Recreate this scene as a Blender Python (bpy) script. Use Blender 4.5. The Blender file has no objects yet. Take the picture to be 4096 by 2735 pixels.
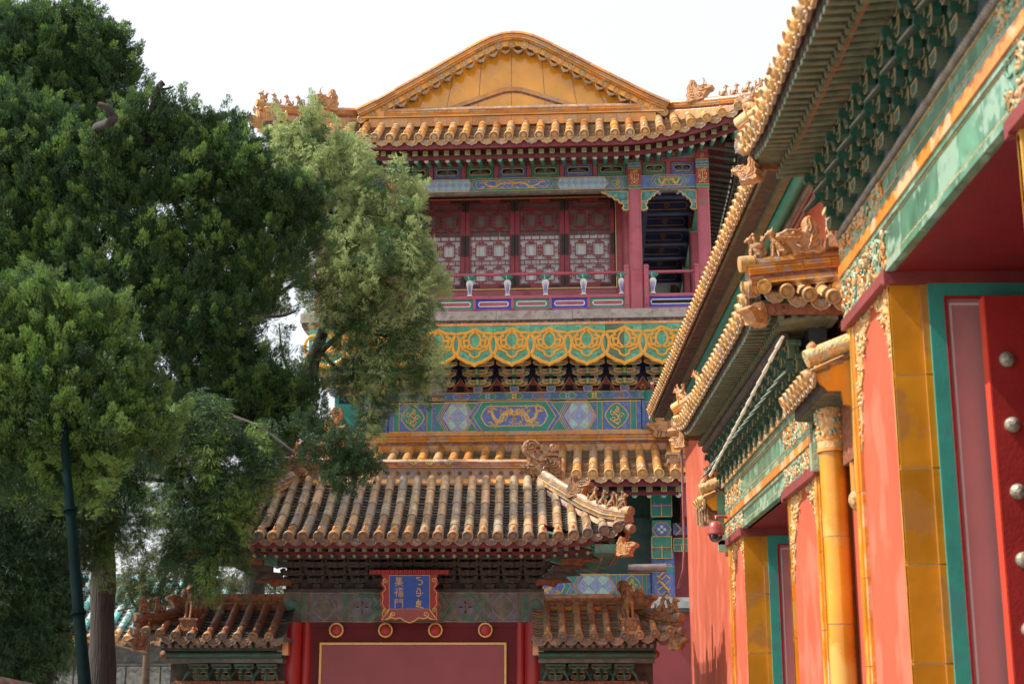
import bpy, math, random
import numpy as np
from mathutils import Vector, Matrix
random.seed(7); RNG = np.random.default_rng(11)
R = math.radians; PI = math.pi
sc = bpy.context.scene
# ---------------------------------------------------------------- camera, world, sun, exposure
F = 5917.; TH = R(14.07); CX, CY = 2048., 1367.5; YAW = 37/F*.97; CAMZ = 1.6
cd = bpy.data.cameras.new('camera'); cam = bpy.data.objects.new('camera', cd); sc.collection.objects.link(cam)
cam.location = (0, 0, CAMZ); cam.rotation_euler = (R(90)+TH, 0, YAW)
cd.sensor_width = 36; cd.lens = F/4096*36; cd.clip_end = 3000; cd.clip_start = .1
cd.dof.use_dof = True; cd.dof.focus_distance = 31; cd.dof.aperture_fstop = 3.5
sc.camera = cam
SUN = Vector((-.60, -.075, .80)).normalized()
el = math.asin(SUN.z)
w = bpy.data.worlds.new('World'); sc.world = w; w.use_nodes = True
nt = w.node_tree; nt.nodes.clear()
sky = nt.nodes.new('ShaderNodeTexSky'); sky.sky_type = 'NISHITA'; sky.sun_disc = False
sky.sun_elevation = el; sky.sun_rotation = math.atan2(SUN.x, SUN.y)
sky.air_density = 1.0; sky.dust_density = 6.0; sky.ozone_density = 1.0
bg = nt.nodes.new('ShaderNodeBackground'); bg.inputs[1].default_value = .15
hz = nt.nodes.new('ShaderNodeMix'); hz.data_type = 'RGBA'; hz.inputs[0].default_value = .74; hz.inputs[7].default_value = (3.55, 3.6, 3.68, 1)   # bright white haze over the blue
wo = nt.nodes.new('ShaderNodeOutputWorld')
nt.links.new(sky.outputs[0], hz.inputs[6]); nt.links.new(hz.outputs[2], bg.inputs[0]); nt.links.new(bg.outputs[0], wo.inputs[0])
sl = bpy.data.lights.new('sun', 'SUN'); sl.energy = 3.3; sl.angle = R(.5); sl.color = (1, .93, .82)
so = bpy.data.objects.new('sun', sl); sc.collection.objects.link(so)
so.rotation_euler = (-SUN).to_track_quat('-Z', 'Y').to_euler()
sc.view_settings.view_transform = 'Standard'; sc.view_settings.look = 'None'
sc.view_settings.exposure = 1.12; sc.view_settings.gamma = 1
sc.render.engine = 'CYCLES'
sc.cycles.max_bounces = 6; sc.cycles.transparent_max_bounces = 6

# ---------------------------------------------------------------- materials
MATS = {}
def lin(h):
    h = h.lstrip('#'); c = [int(h[i:i+2], 16)/255 for i in (0, 2, 4)]
    return [(x/12.92 if x <= .04045 else ((x+.055)/1.055)**2.4) for x in c]
def mat(name, col, rough=.6, var=.15, nscale=6, col2=None, c2amt=.35, c2scale=3, bump=.15, bscale=40, coat=0, island=0, spec=.5,
        metal=0, stretch=None, transl=0, crease=None, detail2=6, col3=None):
    m = bpy.data.materials.new(name); m.use_nodes = True; t = m.node_tree; n = t.nodes; L = t.links
    b = n['Principled BSDF']; MATS[name] = m
    b.inputs['Roughness'].default_value = rough; b.inputs['Metallic'].default_value = metal
    b.inputs['Specular IOR Level'].default_value = spec
    if coat: b.inputs['Coat Weight'].default_value = coat; b.inputs['Coat Roughness'].default_value = .12
    tc = n.new('ShaderNodeTexCoord'); src = tc.outputs['Object']
    if stretch:
        mp = n.new('ShaderNodeMapping'); mp.inputs['Scale'].default_value = stretch; L.new(src, mp.inputs[0]); src = mp.outputs[0]
    def noise(s, d=4):
        q = n.new('ShaderNodeTexNoise'); q.inputs['Scale'].default_value = s; q.inputs['Detail'].default_value = d
        L.new(src, q.inputs['Vector']); return q.outputs['Fac']
    def ramp(x, a, b_):
        r = n.new('ShaderNodeMapRange'); r.inputs[1].default_value = a; r.inputs[2].default_value = b_; L.new(x, r.inputs[0]); return r.outputs[0]
    def mix(fac, A, B, mode='MIX'):
        q = n.new('ShaderNodeMix'); q.data_type = 'RGBA'; q.blend_type = mode
        for k, x in ((0, fac), (6, A), (7, B)):
            if isinstance(x, (int, float)): q.inputs[k].default_value = x
            elif isinstance(x, (tuple, list)): q.inputs[k].default_value = (*x[:3], 1)
            else: L.new(x, q.inputs[k])
        return q.outputs[2]
    n1 = noise(nscale)
    c = mix(ramp(n1, .3, .7), [x*(1-var) for x in col], [min(1, x*(1+var)) for x in col])
    if island:
        g = n.new('ShaderNodeNewGeometry'); hs = n.new('ShaderNodeHueSaturation')
        v = n.new('ShaderNodeMapRange'); v.inputs[3].default_value = 1-island; v.inputs[4].default_value = 1+island*.7
        L.new(g.outputs['Random Per Island'], v.inputs[0]); L.new(v.outputs[0], hs.inputs['Value']); L.new(c, hs.inputs['Color']); c = hs.outputs[0]
        ml = n.new('ShaderNodeMath'); ml.operation = 'MULTIPLY'; ml.inputs[1].default_value = 7.31
        fr = n.new('ShaderNodeMath'); fr.operation = 'FRACT'; L.new(g.outputs['Random Per Island'], ml.inputs[0]); L.new(ml.outputs[0], fr.inputs[0])
        hv = n.new('ShaderNodeMapRange'); hv.inputs[3].default_value = .5-.035*island; hv.inputs[4].default_value = .5+.03*island
        L.new(fr.outputs[0], hv.inputs[0]); L.new(hv.outputs[0], hs.inputs['Hue'])
    if col2:
        n2 = noise(c2scale, detail2)
        lo = .5+.12*(.5-c2amt)*2
        f = ramp(n2, lo, lo+.09)
        if island:
            ad = n.new('ShaderNodeMath'); ad.operation = 'MULTIPLY_ADD'; ad.inputs[1].default_value = .22; ad.inputs[2].default_value = -.11
            L.new(fr.outputs[0], ad.inputs[0]); a2 = n.new('ShaderNodeMath'); a2.operation = 'ADD'; L.new(n2, a2.inputs[0]); L.new(ad.outputs[0], a2.inputs[1])
            f = ramp(a2.outputs[0], lo, lo+.09)
        mm = n.new('ShaderNodeMath'); mm.operation = 'MULTIPLY'; mm.inputs[1].default_value = .85; L.new(f, mm.inputs[0])
        c = mix(mm.outputs[0], c, col2)
        if coat or rough < .45:
            rr = n.new('ShaderNodeMapRange'); rr.inputs[3].default_value = rough; rr.inputs[4].default_value = .7
            L.new(f, rr.inputs[0]); L.new(rr.outputs[0], b.inputs['Roughness'])
    if col3:       # streaky stains running down
        mp3 = n.new('ShaderNodeMapping'); mp3.inputs['Scale'].default_value = (5, 5, .45); L.new(tc.outputs['Object'], mp3.inputs[0])
        q3 = n.new('ShaderNodeTexNoise'); q3.inputs['Scale'].default_value = 1.3; q3.inputs['Detail'].default_value = 8; q3.inputs['Roughness'].default_value = .65; L.new(mp3.outputs[0], q3.inputs['Vector'])
        m3 = n.new('ShaderNodeMath'); m3.operation = 'MULTIPLY'; m3.inputs[1].default_value = .55; L.new(ramp(q3.outputs['Fac'], .5, .72), m3.inputs[0]); c = mix(m3.outputs[0], c, col3)
        q4 = noise(30, 6); m4 = n.new('ShaderNodeMath'); m4.operation = 'MULTIPLY'; m4.inputs[1].default_value = .5; L.new(ramp(q4, .62, .72), m4.inputs[0]); c = mix(m4.outputs[0], c, [min(1, x*1.5+.05) for x in col])
    L.new(c, b.inputs['Base Color'])
    if bump:
        bp = n.new('ShaderNodeBump'); bp.inputs['Strength'].default_value = bump; bp.inputs['Distance'].default_value = .02
        L.new(noise(bscale, 5), bp.inputs['Height']); L.new(bp.outputs[0], b.inputs['Normal'])
    if transl:
        tr = n.new('ShaderNodeBsdfTranslucent'); L.new(c, tr.inputs[0]); ms = n.new('ShaderNodeMixShader'); ms.inputs[0].default_value = transl
        o = n['Material Output']; L.new(b.outputs[0], ms.inputs[1]); L.new(tr.outputs[0], ms.inputs[2]); L.new(ms.outputs[0], o.inputs[0])
    return m
GREY = (.17, .14, .135)
mat('tile', (.50, .235, .045), .28, .2, 9, (.30, .24, .21), .34, 14, .3, 60, .25, .42)         # weathered golden cover tile
mat('tile_front', (.54, .30, .11), .38, .22, 8, (.42, .33, .27), .36, 12, .3, 60, .15, .28)
mat('tile_old', (.43, .285, .13), .2, .3, 8, (.23, .19, .165), .46, 11, .3, 60, .35, .5)     # gate roof
mat('tile_shaded', (.24, .11, .055), .42, .3, 8, (.15, .11, .10), .55, 7, .3, 60, .1, .35)      # low wing roofs, tree shade darkened into the colour
mat('pan', (.34, .22, .11), .5, .3, 12, (.16, .14, .13), .55, 12, .3, 60, 0, .5)
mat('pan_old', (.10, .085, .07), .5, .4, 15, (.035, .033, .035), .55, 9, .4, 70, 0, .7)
mat('disc', (.60, .33, .10), .42, .2, 30, (.42, .33, .26), .2, 10, .5, 90, .1, .3)
mat('disc_old', (.32, .19, .09), .4, .25, 30, (.15, .12, .12), .5, 9, .5, 90, .1, .4)
mat('drip', (.54, .34, .16), .5, .25, 40, (.38, .31, .27), .4, 12, .8, 90, 0, .3)
mat('drip_old', (.30, .20, .13), .5, .3, 40, (.17, .14, .13), .5, 12, .8, 90, 0, .35)
mat('glaze', (.72, .33, .025), .16, .22, 1.3, (.50, .30, .15), .2, 7, .1, 12, .5, .16)       # bright glazed panel
mat('glaze_band', (.54, .23, .03), .25, .2, 5, (.36, .26, .20), .34, 13, .25, 40, .3, .3)
mat('glaze_worn', (.42, .26, .15), .5, .3, 9, (.22, .18, .18), .5, 10, .4, 50, 0, .35)
mat('mortar', (.27, .115, .115), .9, .4, 18, (.30, .24, .22), .45, 14, .6, 60)
mat('beast', (.50, .22, .06), .35, .35, 20, (.32, .22, .16), .4, 18, .9, 70, .2)
mat('beast_old', (.30, .14, .045), .35, .4, 18, (.14, .09, .06), .5, 14, 1.0, 60, .2)
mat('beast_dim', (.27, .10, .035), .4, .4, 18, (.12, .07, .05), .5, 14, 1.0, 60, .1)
mat('rust', (.21, .07, .03), .7, .4, 20, None, bump=.8)
mat('eave_red', (.17, .022, .028), .6, .2, 8)
mat('plum', (.40, .085, .11), .42, .12, 3, (.34, .065, .09), .3, 2, .05, 30)
mat('gate_moulding', (.20, .035, .034), .6, .2, 6)
mat('plum_dk', (.15, .022, .032), .45, .2, 3)
mat('lattice_red', (.28, .035, .05), .5, .2, 8)
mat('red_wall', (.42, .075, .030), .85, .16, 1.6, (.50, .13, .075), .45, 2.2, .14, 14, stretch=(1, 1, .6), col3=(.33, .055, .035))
mat('red_shade_wall', (.26, .05, .055), .8, .12, 2)  # red wall copy with its shade darkened into the colour
mat('gate_red', (.36, .022, .024), .38, .12, 2, None, bump=.05)
mat('gate_dk', (.125, .011, .016), .6, .12, 2, None, bump=.05, spec=.25)
mat('gate_panel', (.27, .052, .062), .45, .08, 2.5, (.25, .046, .055), .4, 1.5, .05)
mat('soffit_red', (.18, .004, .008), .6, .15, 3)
mat('door_red', (.30, .022, .02), .42, .15, 3)
mat('door_edge_lit', (.62, .06, .03), .4, .1, 3)  # door red brightened in colour for sun on the leaf edge
mat('board_pink', (.48, .21, .21), .6, .12, 1.2, (.36, .17, .17), .45, 1.6, .05)
mat('white_line', (.62, .50, .52), .6, .05)
mat('teal', (.03, .27, .22), .5, .2, 3, (.045, .21, .19), .4, 3, .08)
mat('green', (.035, .22, .15), .5, .25, 8, (.08, .23, .19), .35, 9)
mat('blue', (.10, .16, .42), .55, .2, 8, (.18, .24, .45), .3, 12)
mat('blue_vivid', (.02, .05, .50), .45, .1, 5)
mat('blue_pale', (.28, .36, .60), .55, .15, 14)
mat('teal_pale', (.34, .54, .54), .55, .15, 14)
mat('gold', (.66, .40, .12), .38, .25, 30, metal=.25, bump=.3, island=.15)
mat('gold_bright', (.66, .43, .12), .35, .15, 30, metal=.2)
mat('gold_dim', (.30, .16, .05), .45, .3, 30)
mat('paint_red', (.30, .045, .04), .5, .2, 9)
mat('paint_dk', (.03, .05, .06), .6, .4, 6)
mat('dk_green', (.015, .06, .05), .6, .4, 5, (.06, .04, .03), .35, 5)
mat('dk_blue', (.02, .03, .10), .6, .3, 5)
mat('faded', (.16, .14, .12), .8, .35, 9, (.09, .11, .10), .5, 6)
mat('faded_green', (.07, .17, .13), .8, .35, 9, (.14, .12, .10), .4, 7)
mat('faded_blue', (.15, .14, .19), .8, .3, 9, (.15, .12, .10), .4, 7)
mat('old_wood', (.075, .055, .045), .85, .45, 9, (.05, .06, .05), .45, 6, .4)
mat('old_end', (.26, .22, .18), .8, .3, 9)
mat('soffit_board', (.11, .12, .07), .7, .35, 9, (.17, .12, .06), .35, 7)
mat('gl_green', (.09, .225, .15), .32, .35, 5, (.24, .37, .28), .45, 7, .1, 25, .4, .22)
mat('gl_pale', (.30, .42, .30), .3, .25, 6, (.12, .28, .19), .4, 9, .5, 40, .2, .15)
mat('gl_orange', (.66, .24, .035), .24, .2, 3, (.68, .38, .22), .4, 4, .15, 25, .3, .15)
mat('gl_relief', (.58, .33, .12), .4, .4, 30, (.40, .42, .26), .4, 20, .9, 50, .1, .2)
mat('gl_yellow', (.62, .25, .012), .16, .22, 2.2, (.56, .33, .06), .3, 3, .12, 8, .5, .1)
mat('gl_yellow_shade', (.50, .21, .015), .18, .25, 2.2, (.36, .15, .02), .4, 3, .12, 8, .5, .12)  # darker copy of gl_yellow, shade of the unlit jamb faces in its colour
mat('joint', (.50, .36, .25), .8, .2)
mat('brk_green', (.020, .085, .058), .4, .35, 8, (.06, .07, .045), .45, 9, .15, 40, .1)
mat('brk_edge', (.30, .20, .09), .5, .3, 15)
mat('fas_green', (.07, .31, .17), .25, .3, 5, (.17, .42, .30), .42, 5, .1, 25, .3, .12)
mat('fas_odd', (.07, .13, .07), .3, .3, 6)
mat('fas_gold', (.72, .32, .02), .28, .14, 8, None, bump=.1)
mat('stone', (.36, .32, .29), .85, .2, 5, (.25, .21, .19), .4, 8, .4, 40)
mat('stone_dk', (.10, .085, .08), .9, .5, 30, (.30, .27, .24), .4, 30)
mat('curtain', (.66, .70, .70), .8, .12, 3, stretch=(9, 1, .3), bump=.3, bscale=4)
mat('pane_shadow', (.17, .125, .115), .8, .2, 3)  # upper panes in shadow, the darkness put into the colour
mat('black', (.006, .006, .008), .8, .1)
mat('black_metal', (.03, .025, .022), .55, .4, 30, bump=.6)
mat('white', (.72, .69, .62), .45, .05)
mat('vent_grey', (.13, .16, .17), .6, .2)
mat('rafter_white', (.58, .50, .44), .5, .1)
mat('rafter_teal', (.25, .48, .42), .5, .1)
mat('pipe', (.32, .31, .31), .3, .2, 12, metal=.7)
mat('pipe_red', (.28, .10, .09), .5, .2)
mat('stud', (.30, .28, .22), .42, .3, 25, (.15, .14, .11), .4, 30, .5, 60, metal=.3)
mat('cam_body', (.30, .055, .05), .3, .1)
mat('cam_glass', (.02, .02, .025), .06, .1, coat=1)
mat('cream_wall', (.50, .34, .22), .9, .1)
mat('lamp_green', (.003, .011, .011), .8, .3, 5, bump=.1, spec=.05)
mat('bark', (.045, .037, .033), .95, .4, 9, (.02, .017, .015), .5, 9, 1.0, 14, stretch=(3, 3, .25))
mat('bark_dk', (.055, .042, .036), .95, .4, 9, stretch=(3, 3, .3), bump=1)
mat('leaf', (.050, .122, .030), .55, .3, 2.2, (.085, .155, .04), .45, 3.5, 0, transl=.28, island=.35)
mat('leaf_dark', (.030, .080, .028), .55, .3, 2.2, (.045, .10, .03), .45, 3, 0, transl=.25, island=.35)
mat('leaf_bright', (.15, .265, .05), .55, .3, 2.2, (.16, .265, .065), .45, 3.5, 0, transl=.3, island=.3)
mat('leaf_pale', (.38, .48, .20), .55, .25, 2.2, (.46, .53, .24), .45, 4, 0, transl=.36, island=.35)
mat('leaf_olive', (.11, .135, .045), .6, .3, 3, (.16, .17, .07), .4, 4, 0, transl=.3, island=.3)
mat('cone', (.26, .33, .30), .7, .2)
mat('twig', (.10, .07, .045), .9, .3, bump=0)
mat('tile_teal', (.10, .42, .42), .25, .3, 9, (.45, .42, .38), .4, 9, .3, 60, .2, .5)
mat('grey_brick', (.10, .11, .11), .9, .3, 6, (.16, .16, .15), .4, 8)
mat('grey_pale', (.24, .24, .22), .9, .3, 9, (.14, .15, .14), .4, 12)
mat('cop_red', (.13, .045, .035), .5, .4, 9, (.05, .03, .03), .4, 7, .4, island=.3)
mat('ground', (.31, .285, .255), .9, .2, 1.5, (.24, .22, .20), .4, 3, .3, 20)
mat('plaque_red', (.30, .008, .012), .35, .2, 6)
mat('plaque_blue', (.010, .065, .36), .45, .12, 10)
mat('rope', (.62, .58, .48), .8, .2)
mat('box_grey', (.15, .12, .10), .7, .2)

# ---------------------------------------------------------------- mesh builder
class MB:
    def __init__(s, M=None): s.v = []; s.f = []; s.m = []; s.sm = []; s.mats = []; s.M = M
    def mi(s, mat):
        if mat not in s.mats: s.mats.append(mat)
        return s.mats.index(mat)
    def add(s, vs, fs, mat, smooth=False):
        o = len(s.v); k = s.mi(mat)
        if s.M is not None: vs = [s.M @ Vector(p) for p in vs]
        s.v.extend([tuple(p) for p in vs])
        s.f.extend([tuple(i+o for i in f) for f in fs]); s.m.extend([k]*len(fs)); s.sm.extend([smooth]*len(fs))
    def box(s, c, d, mat, rz=0, rx=0, ry=0):
        x, y, z = d[0]/2, d[1]/2, d[2]/2
        vs = [Vector(p) for p in ((-x,-y,-z),(x,-y,-z),(x,y,-z),(-x,y,-z),(-x,-y,z),(x,-y,z),(x,y,z),(-x,y,z))]
        if rz or rx or ry:
            from mathutils import Euler
            m = Euler((rx, ry, rz)).to_matrix(); vs = [m @ v for v in vs]
        c = Vector(c)
        s.add([v+c for v in vs], [(0,3,2,1),(4,5,6,7),(0,1,5,4),(1,2,6,5),(2,3,7,6),(3,0,4,7)], mat)
    def bx(s, x0, x1, y0, y1, z0, z1, mat): s.box(((x0+x1)/2, (y0+y1)/2, (z0+z1)/2), (abs(x1-x0), abs(y1-y0), abs(z1-z0)), mat)
    def tube(s, pts, rad, mat, n=8, caps=True, arc=(0, 2*PI), up=Vector((0, 0, 1)), smooth=True):
        pts = [Vector(p) for p in pts]; N = len(pts)
        if isinstance(rad, (int, float)): rad = [rad]*N
        full = abs(arc[1]-arc[0]-2*PI) < 1e-6
        k = n if full else n+1
        vs = []
        for i, p in enumerate(pts):
            t = (pts[min(i+1, N-1)]-pts[max(i-1, 0)]).normalized()
            a = t.cross(up)
            if a.length < 1e-4: a = t.cross(Vector((0, 1, 0)))
            a.normalize(); b = a.cross(t).normalized()
            for j in range(k):
                q = arc[0]+(arc[1]-arc[0])*j/n
                vs.append(p+(a*math.cos(q)+b*math.sin(q))*rad[i])
        fs = []
        for i in range(N-1):
            for j in range(n if full else k-1):
                j2 = (j+1) % k
                fs.append((i*k+j, i*k+j2, (i+1)*k+j2, (i+1)*k+j))
        s.add(vs, fs, mat, smooth)
        if caps and full:
            s.add(vs[:k], [tuple(range(k))[::-1]], mat); s.add(vs[-k:], [tuple(range(k))], mat)
    def lathe(s, o, axis, prof, mat, n=12, smooth=True):
        """prof: (radius, distance along axis)"""
        o = Vector(o); t = Vector(axis).normalized(); a = t.cross(Vector((0, 0, 1)))
        if a.length < 1e-3: a = Vector((1, 0, 0))
        a.normalize(); b = a.cross(t)
        vs = []; fs = []
        for r, h in prof:
            for j in range(n):
                q = 2*PI*j/n; vs.append(o+t*h+(a*math.cos(q)+b*math.sin(q))*r)
        for i in range(len(prof)-1):
            for j in range(n): fs.append((i*n+j, i*n+(j+1) % n, (i+1)*n+(j+1) % n, (i+1)*n+j))
        s.add(vs, fs, mat, smooth)
    def sph(s, c, r, mat, sc3=(1, 1, 1), n=8):
        c = Vector(c); vs = []; fs = []; m = max(4, n//2+1)
        for i in range(m+1):
            th = PI*i/m
            for j in range(n):
                ph = 2*PI*j/n
                vs.append(c+Vector((r*sc3[0]*math.sin(th)*math.cos(ph), r*sc3[1]*math.sin(th)*math.sin(ph), r*sc3[2]*math.cos(th))))
        for i in range(m):
            for j in range(n): fs.append((i*n+j, i*n+(j+1) % n, (i+1)*n+(j+1) % n, (i+1)*n+j))
        s.add(vs, fs, mat, True)
    def prism(s, poly, y0, y1, mat, bevel=0):
        """polygon in the xz plane, from y0 (back) to y1 (front, -y)"""
        n = len(poly); cx = sum(p[0] for p in poly)/n; cz = sum(p[1] for p in poly)/n
        rings = [(y0, poly)]
        if bevel:
            ins = inset(poly, bevel)
            rings += [(y1+(y0-y1)*.35, poly), (y1, ins)]
        else: rings += [(y1, poly)]
        vs = [(x, y, z) for y, P in rings for x, z in P]; fs = []
        for k in range(len(rings)-1):
            for i in range(n):
                j = (i+1) % n; fs.append((k*n+i, k*n+j, (k+1)*n+j, (k+1)*n+i))
        fs.append(tuple(range(n))[::-1]); o = (len(rings)-1)*n; fs.append(tuple(range(o, o+n)))
        s.add(vs, fs, mat)
    def plate(s, poly, y, mat): s.add([(x, y, z) for x, z in poly], [tuple(range(len(poly)))], mat)
    def stroke(s, pts, w, y, mat, closed=False, h=None):
        """raised painted / gilt line in the xz plane facing -y; w = half width (number or list)"""
        N = len(pts)
        if N < 2: return
        if h is None: h = .006
        ws = w if isinstance(w, (list, tuple)) else [w]*N
        vs = []
        for i, (x, z) in enumerate(pts):
            if closed: a, b = pts[i-1], pts[(i+1) % N]
            else: a, b = pts[max(i-1, 0)], pts[min(i+1, N-1)]
            dx, dz = b[0]-a[0], b[1]-a[1]; l = math.hypot(dx, dz) or 1; nx, nz = -dz/l, dx/l; q = ws[i]
            vs += [(x-nx*q, y, z-nz*q), (x-nx*q*.5, y-h, z-nz*q*.5), (x+nx*q*.5, y-h, z+nz*q*.5), (x+nx*q, y, z+nz*q)]
        fs = []
        for i in range(N if closed else N-1):
            j = (i+1) % N
            for k in range(3): fs.append((i*4+k, j*4+k, j*4+k+1, i*4+k+1))
        s.add(vs, fs, mat)
    def build(s, name, parent=None, loc=None):
        me = bpy.data.meshes.new(name); me.from_pydata(s.v, [], s.f)
        for m in s.mats: me.materials.append(MATS[m])
        me.polygons.foreach_set('material_index', s.m); me.polygons.foreach_set('use_smooth', s.sm)
        me.update()
        o = bpy.data.objects.new(name, me); sc.collection.objects.link(o)
        if parent: o.parent = parent
        if loc: o.location = loc
        return o
def inset(poly, w):
    """move every vertex inwards along its corner bisector"""
    n = len(poly); A = sum(poly[i][0]*poly[(i+1) % n][1]-poly[(i+1) % n][0]*poly[i][1] for i in range(n)); sg = 1 if A > 0 else -1
    out = []
    for i in range(n):
        p0, p1, p2 = poly[i-1], poly[i], poly[(i+1) % n]
        d1 = Vector((p1[0]-p0[0], p1[1]-p0[1])); d2 = Vector((p2[0]-p1[0], p2[1]-p1[1]))
        if d1.length < 1e-7 or d2.length < 1e-7: out.append(p1); continue
        d1.normalize(); d2.normalize()
        b = Vector((-d1.y, d1.x))+Vector((-d2.y, d2.x))
        if b.length < .2: b = Vector((-d1.y, d1.x))*2
        b = b/max(.5, b.length_squared/2)*sg
        out.append((p1[0]+b.x*w, p1[1]+b.y*w))
    return out
def thing(name, label, cat, loc=(0, 0, 0), rz=0, group=None):
    o = bpy.data.objects.new(name, None); sc.collection.objects.link(o); o.location = loc; o.rotation_euler = (0, 0, rz)
    o['label'] = label; o['category'] = cat
    if group: o['group'] = group
    return o
def tag(o, label, cat, group=None):
    o['label'] = label; o['category'] = cat
    if group: o['group'] = group
    return o
def struct(o): o['kind'] = 'structure'; return o
KP = 4096/2348
def at(px, py, Y):
    """point at distance Y seen at pixel (px,py) of the 2348-wide preview"""
    a = (px*KP-CX)/F; b = (CY-py*KP)/F; c, s = math.cos(TH), math.sin(TH)
    d = (a, c-b*s, s+b*c); cy, sy = math.cos(YAW), math.sin(YAW)
    d = (d[0]*cy-d[1]*sy, d[0]*sy+d[1]*cy, d[2]); t = Y/d[1]
    return Vector((d[0]*t, Y, CAMZ+d[2]*t))
def lerp(a, b, t): return a+(b-a)*t
def interp(x, xs, ys):
    if x <= xs[0]: return ys[0]
    for i in range(len(xs)-1):
        if x <= xs[i+1]: return lerp(ys[i], ys[i+1], (x-xs[i])/(xs[i+1]-xs[i]))
    return ys[-1]
def spiral(cx, cz, r0, turns, a0=0, sgn=1, n=18, rmin=.15):
    return [(cx+r0*lerp(1, rmin, i/n)*math.cos(a0+sgn*2*PI*turns*i/n), cz+r0*lerp(1, rmin, i/n)*math.sin(a0+sgn*2*PI*turns*i/n)) for i in range(n+1)]

# ---------------------------------------------------------------- roof tiles
def arcpts(n, a0=-.15, a1=PI+.15): return [(math.cos(lerp(a0, a1, i/n)), math.sin(lerp(a0, a1, i/n))) for i in range(n+1)]
def tile_roof(mb, P, u0, u1, pitch, L, r, seg=.3, step=.1, cov='tile', front='tile_front', pan='pan', disc='disc', drip='drip',
              discs=True, nail='glaze', arcn=7, reg=True):
    n = max(1, round((u1-u0)/pitch)); pitch = (u1-u0)/n
    e = .01
    def frame(u, s):
        p = P(u, s); a = (P(u+e, s)-P(u-e, s)).normalized(); t = (P(u, s+e)-P(u, s)).normalized(); nn = a.cross(t).normalized(); a = t.cross(nn)
        return p, a, t, nn
    A = arcpts(arcn)
    for i in range(n):
        u = u0+(i+.5)*pitch+random.uniform(-.006, .006); Lu = L(u)
        if Lu < .05: continue
        k = max(1, round(Lu/seg)); sg = Lu/k
        jit = random.uniform(-.008, .008)
        for j in range(k):
            s0, s1 = j*sg, (j+1)*sg+.01
            if j == 0 and discs: s0 -= r*.55
            q = random.uniform(.97, 1.03)
            vs = []
            for (ss, rr, lift) in ((s0, r*.985*q, .006), (s0+.02, r*1.01*q, .006), (s1, r*.95*q, 0)):
                p, a, t, nn = frame(u, ss)
                for c, z in A: vs.append(p+a*(c*rr+jit)+nn*(z*rr*1.12+lift))
            m = arcn+1
            fs = [(b*m+x, b*m+x+1, (b+1)*m+x+1, (b+1)*m+x) for b in range(2) for x in range(arcn)]
            mb.add(vs, fs, front if (j == 0 and discs) else cov, True)
            mb.add([vs[x] for x in range(m)], [tuple(range(m))], 'mortar')
        if discs:
            p, a, t, nn = frame(u, 0); R0 = r*1.12; c0 = p-t*r*.55+nn*r*.42+a*jit
            mb.lathe(c0, -t, [(R0, -.04), (R0, .022), (R0*.84, .026), (R0*.78, .008), (R0*.5, .008), (R0*.42, .018), (0.001, .02)], disc, 14)
            ang = random.random()*6
            for kk in range(3):     # coiled relief in the end disc
                qa = ang+kk*2.1
                pts = [c0-t*.012+(a*math.cos(qa+x*.5)+nn*math.sin(qa+x*.5))*R0*(.3+.12*x) for x in range(4)]
                mb.tube(pts, R0*.07, disc, 4, False, smooth=False)
            if nail and random.random() < .93:
                p, a, t, nn = frame(u, .11)
                h = r*.9; mb.lathe(p+nn*r*1.08, nn, [(h*.42, -.01), (h*.45, h*.3), (h*.3, h*.75), (0.001, h)], nail, 7)
    for i in range(n+1):
        u = u0+i*pitch; Lu = min(L(u), max(L(u-pitch*.4), L(u+pitch*.4)))
        if i in (0, n) and not reg: continue
        if Lu < .04: continue
        k = max(1, int(Lu/step)); W = pitch*.5
        B = [(-1, 0), (-.6, -.62), (0, -1), (.6, -.62), (1, 0)]
        for j in range(k):
            s0, s1 = Lu*j/k, Lu*(j+1)/k+.015; vs = []; lf = random.uniform(0, .006)
            for ss, lift in ((s0, .022+lf), (s0, .008), (s1, 0)):
                p, a, t, nn = frame(u, ss)
                for c, z in B: vs.append(p+a*c*W+nn*(z*r*.55+lift))
            mb.add([vs[x] for x in (0,1,2,3,4,10,11,12,13,14)], [(x, x+1, x+6, x+5) for x in range(4)], pan, True)
            mb.add(vs[:10], [(x, x+1, x+6, x+5) for x in range(4)], pan)
        if discs:
            p, a, t, nn = frame(u, 0); W = pitch*.47
            dn = (-nn*.9-t*.35).normalized(); D = pitch*.40
            top = [(c*W, z*r*.55+.02) for c, z in B]
            bot = [(1.0, -.12), (.97, .22), (.88, .46), (.80, .52), (.66, .74), (.46, .84), (.36, .84), (.16, .94), (0, 1.06), (-.16, .94), (-.36, .84), (-.46, .84), (-.66, .74), (-.80, .52), (-.88, .46), (-.97, .22), (-1.0, -.12)]
            base = p-t*.015
            def q(x, d): return base+a*x+dn*(d+r*.12)
            poly = [q(x, -z) for x, z in top]+[q(x*W, D*d+.02) for x, d in bot]
            back = [v+t*.02 for v in poly]; m = len(poly)
            mb.add(poly+back, [tuple(range(m)), tuple(range(m, 2*m))[::-1]]+[(x, (x+1) % m, m+(x+1) % m, m+x) for x in range(m)], drip)
            rim = [q(x*W*.9, D*d*.9+.02)-t*.006 for x, d in bot]
            mb.tube(rim, .006+.012*pitch, drip, 4, False, smooth=False)
            mb.tube([q(W*.45*math.cos(x), D*(.32+.25*math.sin(x*2)))-t*.004 for x in (0, .7, 1.4, 2.1, 2.8, PI)], .006+.01*pitch, drip, 4, False, smooth=False)
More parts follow.
